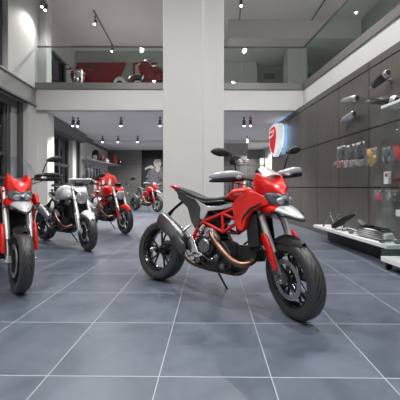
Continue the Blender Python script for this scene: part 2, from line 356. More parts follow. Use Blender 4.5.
def motorcycle(name, label, rear, heading, steer=0, lean=-5, kind='hyper', paint='red_paint', frame='red_frame', detail=2, screen=False, z=0, group=None, wb=1.5, beakmat='silver_paint'):
    root = thing(name, label, 'motorcycle', (rear[0], rear[1], z+.004), 0, group)
    root.rotation_mode = 'XYZ'
    root.rotation_euler = (MX.Rotation(math.radians(heading),3,'Z') @ MX.Rotation(math.radians(lean),3,'X')).to_euler()
    ax = V((-math.sin(math.radians(24.5)), 0, math.cos(math.radians(24.5)))); pv = V((wb+.1, 0, 0))
    S = MX.Translation(pv) @ MX.Rotation(math.radians(steer), 4, ax) @ MX.Translation(-pv)
    monster = kind == 'monster'; sport = kind == 'sport'
    def part(n, bm, m, parent=root, M=None, sharp=38, bevel=0): return obj(n, bm, m, parent, sharp, M, bevel)
    # ---- wheels
    wheel(root, 'rear_wheel', 0, .318, .178, None, detail, discs=(1,), disc_r=.105)
    fw = wheel(root, 'front_wheel', wb, .305, .122, S, detail)
    # ---- swingarm on the left side, with shock, chain and sprocket
    bm = nb()
    tube(bm, [(.62,.07,.40),(.40,.13,.42),(.15,.155,.37),(0,.15,.318)], [(.030,.055),(.028,.050),(.026,.042),(.03,.04)], N=14, n=3)
    tube(bm, [(.62,-.07,.40),(.52,-.02,.42),(.40,.08,.44)], [(.03,.05),(.03,.045)], N=12, n=3)
    disc(bm, (0,.12,.318), .055, .09, ch=.01); disc(bm, (.62,0,.40), .03, .26, ch=.004)
    tube(bm, [(.60,.10,.50),(.34,.14,.50),(.10,.15,.40)], .014)
    sw = part('swingarm', bm, 'engine_grey')
    bm = nb(); disc(bm, (0,.105,.318), .095, .008); lathe(bm, [(.088,-.006),(.1,-.006),(.1,.006),(.088,.006)], (0,.105,.318), 36)
    tube(bm, [(0,.105,.415),(.60,.105,.50)], .008, N=6); tube(bm, [(0,.105,.222),(.60,.105,.36)], .008, N=6)
    part('chain', bm, 'dark_steel', sw)
    bm = nb(); zt = .70
    for k in range(9): lathe(bm, [(.024,-.006),(.031,-.006),(.036,0),(.031,.006),(.024,.006)], (.50+.014*k, -.02, .46+.022*k), 16, 'z')
    tube(bm, [(.47,-.02,.40),(.64,-.02,.68)], .014); part('shock_absorber', bm, 'red_paint' if kind != 'sport' else 'gold')
    # rear hugger
    bm = nb(); g = []
    for i in range(9):
        a = math.radians(18+ i*9); r = .338
        g.append([(r*math.cos(a), y, .318+r*math.sin(a)-abs(y)*.25) for y in (-.085,-.05,0,.05,.085)])
    shell(bm, g, .005); part('rear_hugger', bm, 'black_plastic')
    # ---- engine
    bm = nb()
    prism(bm, [(.58,.30),(.66,.25),(.92,.25),(1.00,.30),(.98,.42),(.90,.50),(.70,.55),(.58,.50)], -.125, .125)
    lathe(bm, [(1e-5,-.03),(.075,-.03),(.088,-.018),(.094,.03),(1e-5,.03)], (.74,-.15,.45), 28, closed=False)
    lathe(bm, [(1e-5,.03),(.075,.03),(.085,.018),(.09,-.03),(1e-5,-.03)], (.80,.15,.40), 28, closed=False)
    box(bm, (.84,0,.255), (.26,.17,.05)); box(bm, (.66,-.13,.36), (.12,.05,.13))
    eng = part('engine', bm, 'engine_grey', bevel=.006)
    bm = nb()   # finned cylinders, one forward and one rising
    d1 = V((.98,0,.17)).normalized(); d2 = V((-.17,0,.98)).normalized()
    for d, o, L in ((d1, V((.92,0,.40)), 8), (d2, V((.76,0,.52)), 7)):
        R = MX((d, V((0,1,0)), d.cross(V((0,1,0))))).transposed()
        for k in range(L): box(bm, o+d*(.022*k), (.009,.17,.15), R)
        box(bm, o+d*.09, (.17,.14,.115), R); box(bm, o+d*(.022*L+.03), (.07,.19,.14), R)
    part('cylinder', bm, 'engine_grey', eng, bevel=.003)
    bm = nb()   # clutch cover
    lathe(bm, [(1e-5,-.022),(.050,-.022),(.062,-.012),(.066,.012),(1e-5,.012)], (.74,-.19,.45), 28, closed=False)
    for k in range(6):
        a = 2*PI*k/6; disc(bm, (.74+.074*math.cos(a), -.178, .45+.074*math.sin(a)), .008, .012, N=8)
    part('clutch_cover', bm, 'dark_steel', eng)
    bm = nb(); prism(bm, [(.71,.58),(.73,.615),(.79,.615),(.87,.55),(.885,.51),(.83,.49)], -.20, -.15); part('belt_cover', bm, 'grey_paint', eng, bevel=.01)
    bm = nb()
    for k in range(3): box(bm, (.755+.03*k, -.203, .583-.028*k), (.055,.006,.012), RY(-.72))
    part('cover_slot', bm, 'satin_silver', eng)
    for cc, cr_, chh in (((.86,-.16,.36),.03,.04),((.93,-.15,.30),.022,.05),((.66,-.16,.31),.026,.04)):
        bm = nb(); disc(bm, cc, cr_, chh, ch=.006); part('engine_cap', bm, 'dark_steel', eng)
    for p in ([(.98,-.10,.33),(1.04,-.13,.40),(1.0,-.15,.52),(.92,-.13,.60)], [(.66,-.15,.52),(.60,-.14,.62),(.68,-.10,.72)], [(.90,-.15,.30),(.80,-.17,.28),(.66,-.15,.30)], [(.86,-.12,.62),(.95,-.08,.74),(1.05,-.05,.80)], [(1.0,.05,.5),(1.1,.08,.6),(1.08,.1,.75)]):
        bm = nb(); tube(bm, p, .010, N=8); part('hose', bm, 'black_plastic', eng)
    # ---- exhaust
    bm = nb()
    tube(bm, [(.76,-.12,.60),(.81,-.20,.555),(.88,-.21,.49),(.965,-.205,.42),(1.06,-.20,.365),(1.13,-.17,.35),(1.175,-.10,.375),(1.18,-.04,.42)], .026, N=14)
    ex = part('exhaust_pipe', bm, 'bronze')
    bm = nb()
    tube(bm, [(1.12,-.03,.38),(1.02,.0,.255),(.84,-.02,.24),(.70,-.09,.25),(.58,-.18,.29),(.50,-.205,.37)], .024, N=12)
    part('collector_pipe', bm, 'pipe_dark', ex)
    if monster:
        for s in (-1, 1):
            bm = nb(); tube(bm, [(.52,s*.17,.46),(.36,s*.19,.55),(.05,s*.20,.66)], [(.045,.05),(.055,.065),(.05,.06)], N=18)
            part('muffler', bm, 'satin_silver', ex)
    elif sport:
        bm = nb(); tube(bm, [(.50,-.17,.40),(.30,-.19,.42),(.10,-.20,.46)], [(.045,.05),(.055,.065),(.05,.06)], N=18); part('muffler', bm, 'satin_silver', ex)
    else:
        bm = nb(); tube(bm, [(.16,-.225,.655),(.19,-.225,.64),(.33,-.23,.57),(.46,-.225,.50),(.49,-.22,.48)], [(.036,.066),(.046,.080),(.048,.078),(.045,.060),(.034,.040)], N=24, n=3.4, smooth=False)
        mu = part('muffler', bm, 'muffler_steel', ex, sharp=30)
        bm = nb(); tube(bm, [(.148,-.225,.661),(.168,-.225,.651)], [(.028,.050),(.034,.060)], N=18, n=2.6); disc(bm, (.155,-.225,.657), .018, .03, 'x'); part('end_cap', bm, 'black_plastic', mu)
        bm = nb(); tube(bm, [(.345,-.235,.525),(.42,-.245,.475),(.49,-.245,.415),(.53,-.235,.36)], [(.022,.045),(.030,.060),(.030,.056),(.02,.030)], N=18, n=2.6); part('heat_shield', bm, 'dark_panel', mu)
        bm = nb(); tube(bm, [(.50,-.14,.62),(.46,-.20,.55)], .010); disc(bm, (.455,-.25,.545), .010, .07); part('hanger', bm, 'steel', mu)
    # ---- trellis frame
    bm = nb()
    for s in (-1, 1):
        y = s*.125; y2 = s*.06
        T = lambda *p, r=.0155: tube(bm, p, r, N=10, smooth=False)
        T((.54,y,.50),(.585,y,.605),r=.019); T((.585,y,.605),(.64,y,.665)); T((.64,y,.665),(1.04,y,.835)); T((1.04,y,.835),(1.20,y2*.6,.91)); T((.645,y,.665),(.88,y,.588)); T((.88,y,.588),(1.04,y,.70)); T((1.04,y,.70),(1.22,y2*.6,.80))
        T((.85,y,.757),(.88,y,.588)); T((.85,y,.757),(1.04,y,.70)); T((1.04,y,.70),(1.04,y,.835)); T((.54,y,.50),(.58,y,.36), r=.02)
    tube(bm, [(1.16,0,1.0),(1.235,0,.83)], .032, N=14); disc(bm, (.85,0,.757), .012, .25); disc(bm, (.88,0,.588), .012, .25)
    fr_ = part('frame', bm, frame)
    bm = nb()
    for s in (-1, 1):
        tube(bm, [(.62,s*.10,.66),(.22,s*.06,.90)], .011, N=8); tube(bm, [(.80,s*.10,.74),(.30,s*.06,.95)], .011, N=8)
    tube(bm, [(.30,-.06,.95),(.22,0,.955),(.30,.06,.95)], .011, N=8); tube(bm, [(.22,-.06,.9),(.22,.06,.9)], .011, N=8)
    part('subframe', bm, 'black_plastic', fr_)
    # rider foot hardware
    for s in (-1, 1):
        bm = nb(); prism(bm, [(.50,.50),(.58,.52),(.66,.40),(.72,.36),(.66,.33),(.57,.37)], s*.175, s*.19)
        tube(bm, [(.66,s*.16,.37),(.66,s*.27,.375)], .012); tube(bm, [(.68,s*.17,.38),(.80,s*.19,.34),(.86,s*.20,.35)], .007, N=6); disc(bm, (.86,s*.205,.355), .009, .05)
        tube(bm, [(.55,s*.16,.52),(.40,s*.17,.60)], .009, N=6)
        part('footpeg', bm, 'steel', bevel=.003)
    bm = nb(); tube(bm, [(.66,.10,.26),(.70,.17,.15),(.75,.235,.035)], .010, N=8); box(bm, (.76,.245,.028), (.06,.04,.010)); part('kickstand', bm, 'black_plastic')
    # radiator
    bm = nb(); R = RY(-.22)
    box(bm, (1.165,0,.66), (.045,.27,.30), R); box(bm, (1.185,-.15,.63), (.10,.02,.26), R); box(bm, (1.185,.15,.63), (.10,.02,.26), R)
    prism(bm, [(1.06,.48),(1.22,.48),(1.20,.38),(1.10,.36)], -.10, .10)
    tube(bm, [(1.24,-.12,.52),(1.27,-.12,.50),(1.27,-.11,.46)], .010, N=6)
    rad = part('radiator', bm, 'black_plastic', bevel=.005)
    # airbox / battery under the tank
    bm = nb(); loftx(bm, [(.62,0,.78,.06,.06),(.70,0,.80,.085,.075),(.95,0,.82,.10,.08),(1.10,0,.82,.10,.07)]); part('airbox', bm, 'black_plastic')

    # ---- bodywork
    if kind == 'hyper':
        bm = nb(); loftx(bm, [(.84,0,.915,.04,.02),(.86,0,.915,.10,.035),(.93,0,.93,.145,.065),(1.02,0,.935,.165,.075),(1.12,0,.94,.165,.068),(1.20,0,.95,.13,.05),(1.23,0,.95,.09,.03)], n=2.5, N=28)
        tk = part('fuel_tank', bm, paint, sharp=50)
        bm = nb(); lathe(bm, [(1e-5,0),(.04,0),(.045,.006),(.042,.014),(1e-5,.018)], (1.04,0,1.005), 24, 'z', closed=False); part('fuel_cap', bm, 'dark_steel', tk)
        outer = [(1.003,.776),(.988,.827),(1.01,.868),(1.06,.905),(1.146,.945),(1.21,.945),(1.27,.92),(1.323,.87),(1.33,.845),(1.254,.825),(1.186,.78),(1.15,.718),(1.141,.661),(1.122,.615),(1.077,.625),(1.034,.68)]
        for s in (-1, 1):
            bm = nb(); prism(bm, outer, s*.155, s*.20)
            for v in bm.verts:            # flare outwards to the middle, in at the edges
                if abs(v.co.y) > .18: v.co.y = s*(.185 + .025*math.sin(max(0, min(1, (v.co.x-.93)/.4))*PI)); v.co.x = 1.13+(v.co.x-1.13)*1.0; v.co.z = .84+(v.co.z-.84)*1.0
            sh = part('shroud', bm, paint, bevel=.008)
            bm = nb(); prism(bm, [(1.271,.855),(1.175,.812),(1.116,.74),(1.110,.675),(1.130,.73),(1.195,.800)], s*.19, s*.216); part('shroud_vent', bm, 'black_plastic', sh, bevel=.002)
        # tail panel
        for s in (-1, 1):
            bm = nb(); prism(bm, [(.20,.975),(.358,.94),(.54,.85),(.575,.77),(.589,.684),(.554,.565),(.47,.655),(.40,.79),(.264,.89)], s*.085, s*.105)
            part('rear_panel', bm, 'dark_panel', bevel=.005); bm = nb()
            prism(bm, [(.50,.885),(.57,.85),(.663,.815),(.80,.82),(1.012,.87),(.95,.82),(.86,.795),(.68,.768),(.65,.70),(.62,.675),(.592,.70),(.585,.795),(.54,.845)], s*.105, s*.125)
            part('tail_panel', bm, 'silver_paint', bevel=.005)
        bm = nb(); loftx(bm, [(.20,0,.95,.07,.025),(.35,0,.92,.085,.04),(.50,0,.86,.085,.06),(.62,0,.80,.08,.07),(.68,0,.78,.07,.05)]); part('under_tray', bm, 'black_plastic')
        bm = nb(); loftx(bm, [(.05,0,1.022,.045,.008),(.07,0,1.02,.06,.016),(.14,0,1.005,.08,.026),(.22,0,.985,.09,.026),(.26,0,.972,.085,.018)], n=3); part('tail_light', bm, 'red_lens')
        bm = nb(); tube(bm, [(.28,0,.89),(.12,0,.78),(.00,0,.66)], [(.03,.012),(.022,.01),(.05,.006)], N=8); box(bm, (-.02,0,.62), (.006,.18,.13), RY(.35)); part('plate_holder', bm, 'black_plastic')
        bm = nb()
        top = [(.13,1.022,.05),(.18,1.02,.085),(.28,1.0,.10),(.40,.965,.115),(.52,.925,.125),(.64,.905,.13),(.76,.912,.115),(.86,.94,.085),(.93,.975,.06),(.96,.99,.03)]
        loftx(bm, [(x,0,zt-.028,w,.028) for x, zt, w in top], n=2.8, N=24); st = part('seat', bm, 'seat_vinyl', sharp=60)
        bm = nb(); loftx(bm, [(.30,0,.935,.098,.012),(.45,0,.888,.118,.014),(.62,0,.855,.126,.014),(.84,0,.875,.11,.012)], n=3); part('seat_base', bm, 'grey_paint', st)
    elif monster:
        bm = nb(); loftx(bm, [(.52,0,.84,.06,.03),(.56,0,.84,.11,.065),(.68,0,.87,.16,.11),(.82,0,.905,.195,.14),(.98,0,.91,.215,.14),(1.10,0,.90,.19,.12),(1.19,0,.88,.13,.06)], n=2.5, N=28)
        tk = part('fuel_tank', bm, paint, sharp=50)
        bm = nb(); lathe(bm, [(1e-5,0),(.04,0),(.045,.006),(.042,.014),(1e-5,.018)], (.92,0,1.045), 24, 'z', closed=False); part('fuel_cap', bm, 'dark_steel', tk)
        for s in (-1, 1):
            bm = nb(); prism(bm, [(1.06,.77),(1.20,.79),(1.22,.76),(1.18,.70),(1.08,.72)], s*.14, s*.175); part('shroud', bm, 'grey_paint', bevel=.008)
        bm = nb(); loftx(bm, [(.20,0,.865,.05,.03),(.30,0,.85,.09,.045),(.50,0,.80,.10,.05),(.68,0,.78,.09,.04)]); part('tail_panel', bm, paint)
        bm = nb(); loftx(bm, [(.30,0,.90,.06,.02),(.36,0,.895,.10,.03),(.46,0,.875,.12,.03),(.54,0,.87,.11,.03),(.60,0,.90,.07,.02)], n=2.8); part('seat', bm, 'seat_vinyl', sharp=60)
        bm = nb(); loftx(bm, [(.16,0,.865,.05,.014),(.20,0,.865,.055,.02)]); part('tail_light', bm, 'red_lens')
        bm = nb(); tube(bm, [(.28,0,.80),(.14,0,.72),(.02,0,.62)], [(.03,.012),(.022,.01),(.05,.006)], N=8); part('plate_holder', bm, 'black_plastic')
    else:
        bm = nb(); loftx(bm, [(.70,0,.86,.05,.03),(.74,0,.87,.10,.06),(.84,0,.89,.15,.075),(1.0,0,.91,.17,.08),(1.12,0,.90,.15,.06),(1.18,0,.89,.10,.03)], n=2.5, N=28); part('fuel_tank', bm, paint, sharp=50)
        bm = nb(); loftx(bm, [(.05,0,1.0,.03,.02),(.18,0,.97,.08,.05),(.36,0,.90,.10,.06),(.5,0,.86,.09,.05)]); part('tail_panel', bm, paint)
        bm = nb(); loftx(bm, [(.34,0,.90,.10,.03),(.5,0,.85,.13,.035),(.66,0,.84,.12,.03),(.72,0,.86,.06,.02)]); part('seat', bm, 'seat_vinyl')
        bm = nb()       # full fairing
        loftz(bm, [(.34,1.10,0,.18,.07),(.40,1.10,0,.24,.12),(.55,1.14,0,.26,.17),(.72,1.20,0,.24,.20),(.86,1.28,0,.22,.20),(.98,1.32,0,.17,.17),(1.06,1.30,0,.10,.11)], n=2.5, N=30)
        fr = part('fairing', bm, paint, sharp=50)
        for s in (-1,1):
            bm = nb(); ball(bm, (1.48,s*.08,.93), .05, (.6,1,.5)); part('headlight', bm, 'clear_lens', fr)
        bm = nb(); g = [[(1.40-.30*t, y, 1.03+.17*t - y*y*2.6) for y in [k*.035 for k in range(-3,4)]] for t in [i/5 for i in range(6)]]
        shell(bm, g, .003); part('windscreen', bm, 'visor', fr)

    # ---- front end (turns with the bars)
    FM = S; tilt = -math.tan(math.radians(24.5))
    def fk(z): return wb + (z-.305)*tilt
    for s in (-1, 1):
        bm = nb(); tube(bm, [(fk(.30)+.0,s*.10,.30),(fk(.52),s*.10,.52)], [.024,.021], N=16); box(bm, (fk(.32)+.012,s*.10,.32), (.05,.045,.07), RY(-.43))
        fo = part('fork_leg', bm, 'dark_steel', M=FM, bevel=.003)
        bm = nb(); tube(bm, [(fk(.50),s*.10,.50),(fk(1.0),s*.10,1.0)], .0275, N=18); disc(bm, (fk(1.005),s*.10,1.01), .02, .02, 'z'); part('fork_tube', bm, 'fork_silver', fo, M=FM)
        bm = nb(); box(bm, (fk(.36)-.075,s*.085,.375), (.055,.035,.10), RY(-.1)); disc(bm, (fk(.36)-.07,s*.107,.40), .014, .02); disc(bm, (fk(.36)-.075,s*.107,.36), .014, .02); part('brake_caliper', bm, 'dark_steel', fo, M=FM, bevel=.006)
        if not monster and not sport:
            bm = nb(); rings = []
            for zz, w0, w1 in ((.385,.012,.014),(.41,.03,.024),(.47,.042,.036),(.55,.048,.046),(.625,.04,.042),(.65,.018,.022)):
                cxx = fk(zz)+.012; rings.append([(cxx+a, s*(.138)+b, zz) for a, b in se(w1, .013+.008*(w0/.048), 2.6, 16)])
            skin(bm, rings); gd = part('fork_guard', bm, paint, fo, M=FM)
            bm = nb(); disc(bm, (fk(.52)+.01,s*.162,.52), .007, .008); part('guard_bolt', bm, 'black_plastic', gd, M=FM)
    bm = nb()
    for zz in (.80, .965):
        c = fk(zz); hexa(bm, [(c-.085,-.05,zz-.018),(c+.03,-.135,zz-.018),(c+.03,.135,zz-.018),(c-.085,.05,zz-.018),(c-.085,-.05,zz+.012),(c+.03,-.135,zz+.012),(c+.03,.135,zz+.012),(c-.085,.05,zz+.012)])
    part('triple_clamp', bm, 'grey_paint', M=FM, bevel=.006)
    bm = nb()
    for s in (-1, 1): tube(bm, [(fk(.38)-.08,s*.11,.42),(fk(.6)-.05,s*.13,.62),(fk(.85)-.04,s*.06,.86),(fk(.95),s*.12,1.02),(1.12,s*.26,1.08)], .0055, N=6)
    part('brake_hose', bm, 'black_plastic', M=FM)
    # mudguard
    def mud(r, a0, a1, w, m, zoff=0):
        bm = nb(); g = []
        for i in range(13):
            a = math.radians(a0+(a1-a0)*i/12); k = math.sin(PI*i/12)**.35 if 0 < i < 12 else .45
            g.append([(wb+r*math.cos(a)*(1-.05*abs(t)), w*k*t, .305+(r - .055*t*t)*math.sin(a)) for t in (-1,-.75,-.4,0,.4,.75,1)])
        shell(bm, g, .004); return part('front_mudguard', bm, m, M=FM, sharp=60)
    if monster:
        mg = mud(.332, 42, 140, .062, paint)
        for s in (-1,1):
            bm = nb(); prism(bm, [(fk(.32)-.02,.32),(fk(.32)+.035,.34),(fk(.56)+.07,.58),(fk(.60)-.02,.60),(fk(.45)-.04,.45)], s*.095-.012*s+s*.04, s*.128+s*.012); part('mudguard_stay', bm, paint, mg, M=FM, bevel=.005)
    elif sport: mud(.335, 20, 140, .075, paint)
    else: mud(.333, 62, 135, .07, 'black_plastic')
    # handlebar
    if sport: hb = [(1.18,0,1.0),(1.16,.12,.99),(1.12,.24,.965),(1.08,.36,.94)]
    elif monster: hb = [(1.17,0,1.02),(1.16,.09,1.04),(1.11,.22,1.06),(1.05,.37,1.045)]
    else: hb = [(1.19,0,1.05),(1.19,.09,1.08),(1.165,.22,1.115),(1.11,.40,1.115)]
    hz = hb[-1][2]
    bm = nb(); tube(bm, [(x,-y,zz) for x,y,zz in hb[::-1]] + hb[1:], .011, N=12); box(bm, (1.17,0,hb[0][2]-.02), (.05,.11,.05))
    bar = part('handlebar', bm, 'black_plastic', M=FM)
    for s in (-1, 1):
        e = V(hb[-1]); e.y *= s; f = V(hb[-2]); f.y *= s
        bm = nb(); g0 = f.lerp(e, .30); tube(bm, [g0, e+(e-f)*.05], .0175, N=14); box(bm, f.lerp(e,.18), (.045,.05,.04)); part('grip', bm, 'black_plastic', bar, M=FM)
        bm = nb(); a = f.lerp(e,.2); tube(bm, [a+V((.03,0,-.005)), f.lerp(e,.6)+V((.075,0,-.02)), e+V((.065,0,-.015))], .005, N=6); part('lever', bm, 'dark_steel', bar, M=FM)
        if not sport:
            bm = nb(); q = f.lerp(e,.12)+V((.01,0,.02))
            if monster: tip = q + V((-.02, s*.13, .10)); mid = q+V((.0, s*.04, .09))
            else: tip = q + V((.02, s*.07, .185)); mid = q+V((.03, s*.03, .125))
            tube(bm, [q, mid, tip], .0065, N=8); mi_ = part('mirror', bm, 'black_plastic', bar, M=FM)
            bm = nb(); h = tip+V((-.01, s*.055, .012))
            lofty(bm, [(h.y-s*.085, h.x+.005, h.z-.018, .010,.006),(h.y-s*.06, h.x, h.z-.012, .016,.022),(h.y-s*.02, h.x, h.z, .018,.034),(h.y+s*.03, h.x-.003, h.z+.006, .017,.037),(h.y+s*.07, h.x-.008, h.z+.010, .012,.024),(h.y+s*.095, h.x-.012, h.z+.012, .006,.008)])
            hd = part('mirror_housing', bm, 'black_plastic', mi_, M=FM)
            bm = nb(); lofty(bm, [(h.y-s*.05,h.x-.017,h.z-.01,.002,.014),(h.y-s*.01,h.x-.019,h.z,.002,.026),(h.y+s*.06,h.x-.019,h.z+.009,.002,.018)]); part('mirror_face', bm, 'mirror_glass', mi_, M=FM)
        if kind == 'hyper':
            bm = nb()     # hand guard wraps in front of the grip
            sec = [(.17,.055,-.012,.012,.014),(.215,.085,-.006,.018,.024),(.27,.10,0,.022,.032),(.34,.10,.004,.022,.034),(.41,.078,.004,.020,.030),(.455,.045,0,.016,.020),(.48,.02,-.004,.006,.008)]
            lofty(bm, [(s*y, 1.115+dx, hz+.026+dz, hx, hzz) for y, dx, dz, hx, hzz in sec], n=2.3); hg = part('hand_guard', bm, 'black_gloss' if screen else 'silver_paint', bar, M=FM, sharp=60)
            bm = nb(); lofty(bm, [(s*y, 1.115+dx-.004, hz-.008+dz, hx*1.12, hzz*.85) for y, dx, dz, hx, hzz in sec], n=2.3); part('guard_lower', bm, 'black_plastic', hg, M=FM)
            bm = nb(); ball(bm, (1.22,s*.255,hz+.0), .03, (.75,1.25,.6)); part('turn_signal', bm, 'clear_lens', hg, M=FM)
        else:
            bm = nb(); tube(bm, [(1.22,s*.10,.86),(1.26,s*.17,.865)], .006, N=6); ball(bm, (1.27,s*.19,.865), .016, (1,1.3,.8), mi=1); part('turn_signal', bm, ['black_plastic','amber'], M=FM)
    # instruments
    bm = nb(); box(bm, (1.21,0,1.06), (.05,.13,.075), RY(.6)); part('dashboard', bm, 'black_plastic', M=FM, bevel=.01)
    if kind == 'hyper':
        bm = nb()     # nose cowl
        half = [(0,.42),(.3,.55),(.62,.98),(.84,1.0),(.98,.62),(1.0,.1),(.93,-.45),(.72,-.85),(.35,-1)]
        loop = half + [(0,-1)] + [(-a, b) for a, b in half[:0:-1]]
        rings = []
        for x, zc, hy, hzz in ((1.21,1.035,.085,.075),(1.28,1.040,.115,.100),(1.35,1.020,.122,.100),(1.41,.990,.112,.075),(1.455,.962,.090,.045),(1.475,.950,.055,.022)):
            rings.append([(x - .055*abs(p)**1.6, p*hy, zc+q*hzz) for p, q in loop])
        skin(bm, rings); nc = part('nose_cowl', bm, paint, M=FM, sharp=36)
        bm = nb(); rings = []
        for x, zc, hy, hzz in ((1.34,.925,.095,.05),(1.41,.915,.112,.062),(1.46,.905,.105,.056),(1.49,.898,.080,.040),(1.505,.893,.045,.020)):
            rings.append([(x - .045*abs(p/hy)**2, p, zc+q+(.03*(abs(p)/hy)**2)) for p, q in se(hy, hzz, 2.5, 24)])
        skin(bm, rings); hl = part('headlight', bm, 'lens_grey', M=FM, sharp=50)
        for s in (-1, 1):
            bm = nb(); ball(bm, (1.474,s*.040,.907), .034, (.6,1.05,.85), seg=20); part('lamp', bm, 'clear_lens', hl, M=FM)
        bm = nb(); R = RY(-.35)
        # fly screen / beak
        if not screen:
            g = [[(1.35-.13*t, y*(1-.35*t), 1.115+.075*t-y*y*2.0) for y in [k*.03 for k in range(-3,4)]] for t in [i/4 for i in range(5)]]
            shell(bm, g, .004); part('fly_screen', bm, 'silver_paint', nc, M=FM)
        else:
            g = [[(1.38-.22*t-.9*y*y, y*(1+.12*math.sin(t*PI)-.35*max(0,t-.6)), 1.06+.27*t-y*y*(1.2+2.0*t)) for y in [k*.035 for k in range(-4,5)]] for t in [i/8 for i in range(9)]]
            shell(bm, g, .003); part('windscreen', bm, 'visor', nc, M=FM)
        bm = nb()     # beak: red sides, pale centre
        rings = []
        bk = ((1.22,.875,.085,.060),(1.30,.875,.125,.070),(1.40,.856,.118,.046),(1.47,.845,.098,.032),(1.55,.825,.070,.022),(1.62,.798,.042,.013),(1.66,.782,.016,.006))
        for x, zc, hy, hzz in bk: rings.append([(x, p, zc+q-.10*hy*(abs(p)/hy)**2*2) for p, q in se(hy, hzz, 2.4, 24)])
        skin(bm, rings[:4]); bk_ = part('beak', bm, paint, M=FM, sharp=60)
        bm = nb(); skin(bm, [r for r in rings[3:]]); part('beak_tip', bm, beakmat, bk_, M=FM, sharp=60)
        bm = nb(); skin(bm, [[(x+.01, p_*.96, z_-.020) for x, p_, z_ in q] for q in rings[3:]]); part('beak_underside', bm, 'black_plastic', bk_, M=FM, sharp=60)
        bm = nb()
        for s in (-1, 1):
            prism(bm, [(1.41,.835),(1.50,.832),(1.58,.80),(1.50,.808),(1.43,.808)], s*.088, s*.108)
            box(bm, (1.60,s*.022,.799), (.05,.006,.02))
        part('beak_intake', bm, 'black_plastic', bk_, M=FM)
    elif monster:
        bm = nb(); lathe(bm, [(1e-5,-.075),(.05,-.07),(.085,-.03),(.095,.02),(.095,.035),(.086,.04),(.086,.03),(1e-5,.03)], (1.29,0,.83), 32, 'x', closed=False); hl = part('headlight', bm, 'satin_silver', M=FM)
        bm = nb(); ball(bm, (1.318,0,.83), .084, (.28,1,1), seg=24); part('lens', bm, 'clear_lens', hl, M=FM)
        bm = nb(); rings = []
        for x, zc, hy, hzz in ((1.16,1.0,.05,.02),(1.21,.99,.09,.035),(1.27,.965,.10,.032),(1.32,.93,.075,.018)): rings.append([(x,p,zc+q) for p,q in se(hy,hzz,2.5,20)])
        skin(bm, rings); cw = part('nose_cowl', bm, paint, M=FM, sharp=50)
        bm = nb(); g = [[(1.29-.13*t-.6*y*y, y, .99+.10*t-y*y*(1.5+3*t)) for y in [k*.027 for k in range(-3,4)]] for t in [i/5 for i in range(6)]]
        shell(bm, g, .003); part('windscreen', bm, 'visor', cw, M=FM)
    return root

hd = -39.4
hero = motorcycle('motorcycle', 'large red supermoto motorcycle with silver beak and hand guards, in front of the white pillar', (-.46,3.14), hd, steer=-32, lean=-10)
# lettering on the hero's shroud and cover
for (tx, tz, sz, yy, m, ro, nm) in ((1.05,.925,.022,-.2105,'satin_silver',.15,'shroud'),):
    bm = text_bm('DUCATI', sz, .001, MX.Translation((tx,yy,tz)) @ MX.Rotation(-ro,4,'Y') @ MX.Rotation(PI/2,4,'X')); obj('lettering', bm, m, hero)
def place(front, h, wb=1.5): 
    a = math.radians(h); return (front[0]-wb*math.cos(a), front[1]-wb*math.sin(a))
fleet = 'motorcycles parked along the window wall'
motorcycle('motorcycle', 'red touring supermoto motorcycle with clear windscreen at the left picture edge', place((-1.73,2.74),-44), -44, steer=-3, lean=-3, screen=True, group=fleet)
motorcycle('motorcycle', 'white naked motorcycle with round headlight and white front mudguard', place((-1.79,4.55),-39), -39, steer=-10, lean=-2, kind='monster', paint='white_paint', frame='black_plastic', group=fleet)
motorcycle('motorcycle', 'red naked motorcycle with round headlight beside the silver clothes counter', place((-1.62,6.17),-41), -41, steer=-8, lean=-2, kind='monster', paint='red_paint', detail=1, group=fleet)
motorcycle('motorcycle', 'small distant red and white motorcycle under the rider poster', place((-1.72,11.5),-42), -42, steer=0, lean=-4, paint='red_paint', beakmat='white_paint', detail=1)
UZ = 3.60
motorcycle('motorcycle', 'dark motorcycle with red trim upstairs by the left windows', place((-3.62,8.5),-62), -62, steer=-15, lean=-3, kind='monster', paint='dark_red', detail=1, z=UZ)
motorcycle('motorcycle', 'dark red fully faired sport motorcycle upstairs beside the pillar', place((-1.80,8.3),-150), -150, steer=0, lean=-3, kind='sport', paint='dark_red', detail=1, z=UZ)

# ------------------------------------------------------------------ room shell
LX = lambda Y, off=0: -4.27-.035*(Y-6.1)-off        # face of the window wall
WX = lambda Y, off=0: 3.07-.07*Y-off                # face of the panelled wall
FX = lambda Y: 3.355-.082*Y                         # gallery edge on the right
YB = 7.6; ZS0, ZS1 = 3.04, 3.58; CZ = 6.2
bm = nb(); bx(bm, -6,6,-4,15.4,-.1,0); struct('floor', bm, 'floor_tile')
bm = nb(); bx(bm, -6,6,-4,15.4,CZ,CZ+.1); struct('ceiling', bm, 'ceiling_paint')
bm = nb(); bx(bm, -6,6,-4.2,-4,0,CZ); struct('wall_front', bm, 'grey_wall')
# slab of the upper floor
bm = nb()
p = lambda x,y,z:(x,y,z)
def slab(bm, pts, z0, z1, mi=0):
    a = [bm.verts.new((x,y,z0)) for x,y in pts]; b = [bm.verts.new((x,y,z1)) for x,y in pts]; n = len(pts)
    setmi([bm.faces.new(a), bm.faces.new(b)]+[bm.faces.new((a[i],a[(i+1)%n],b[(i+1)%n],b[i])) for i in range(n)], mi)
slab(bm, [(LX(YB),YB-.06),(FX(YB),YB),(FX(-3.9),-3.9),(5.9,-3.9),(5.9,15.2),(-5.4,15.2),(-5.4,YB+.4),(LX(YB),YB+.4)], ZS0, ZS1)
struct('trim_1', bm, 'white_wall')
bm = nb(); slab(bm, [(-5.3,YB+.12),(2.9,YB+.12),(2.9,15),(-5.3,15)], ZS0-.012, ZS0-.002); struct('trim_2', bm, 'ceiling_low')
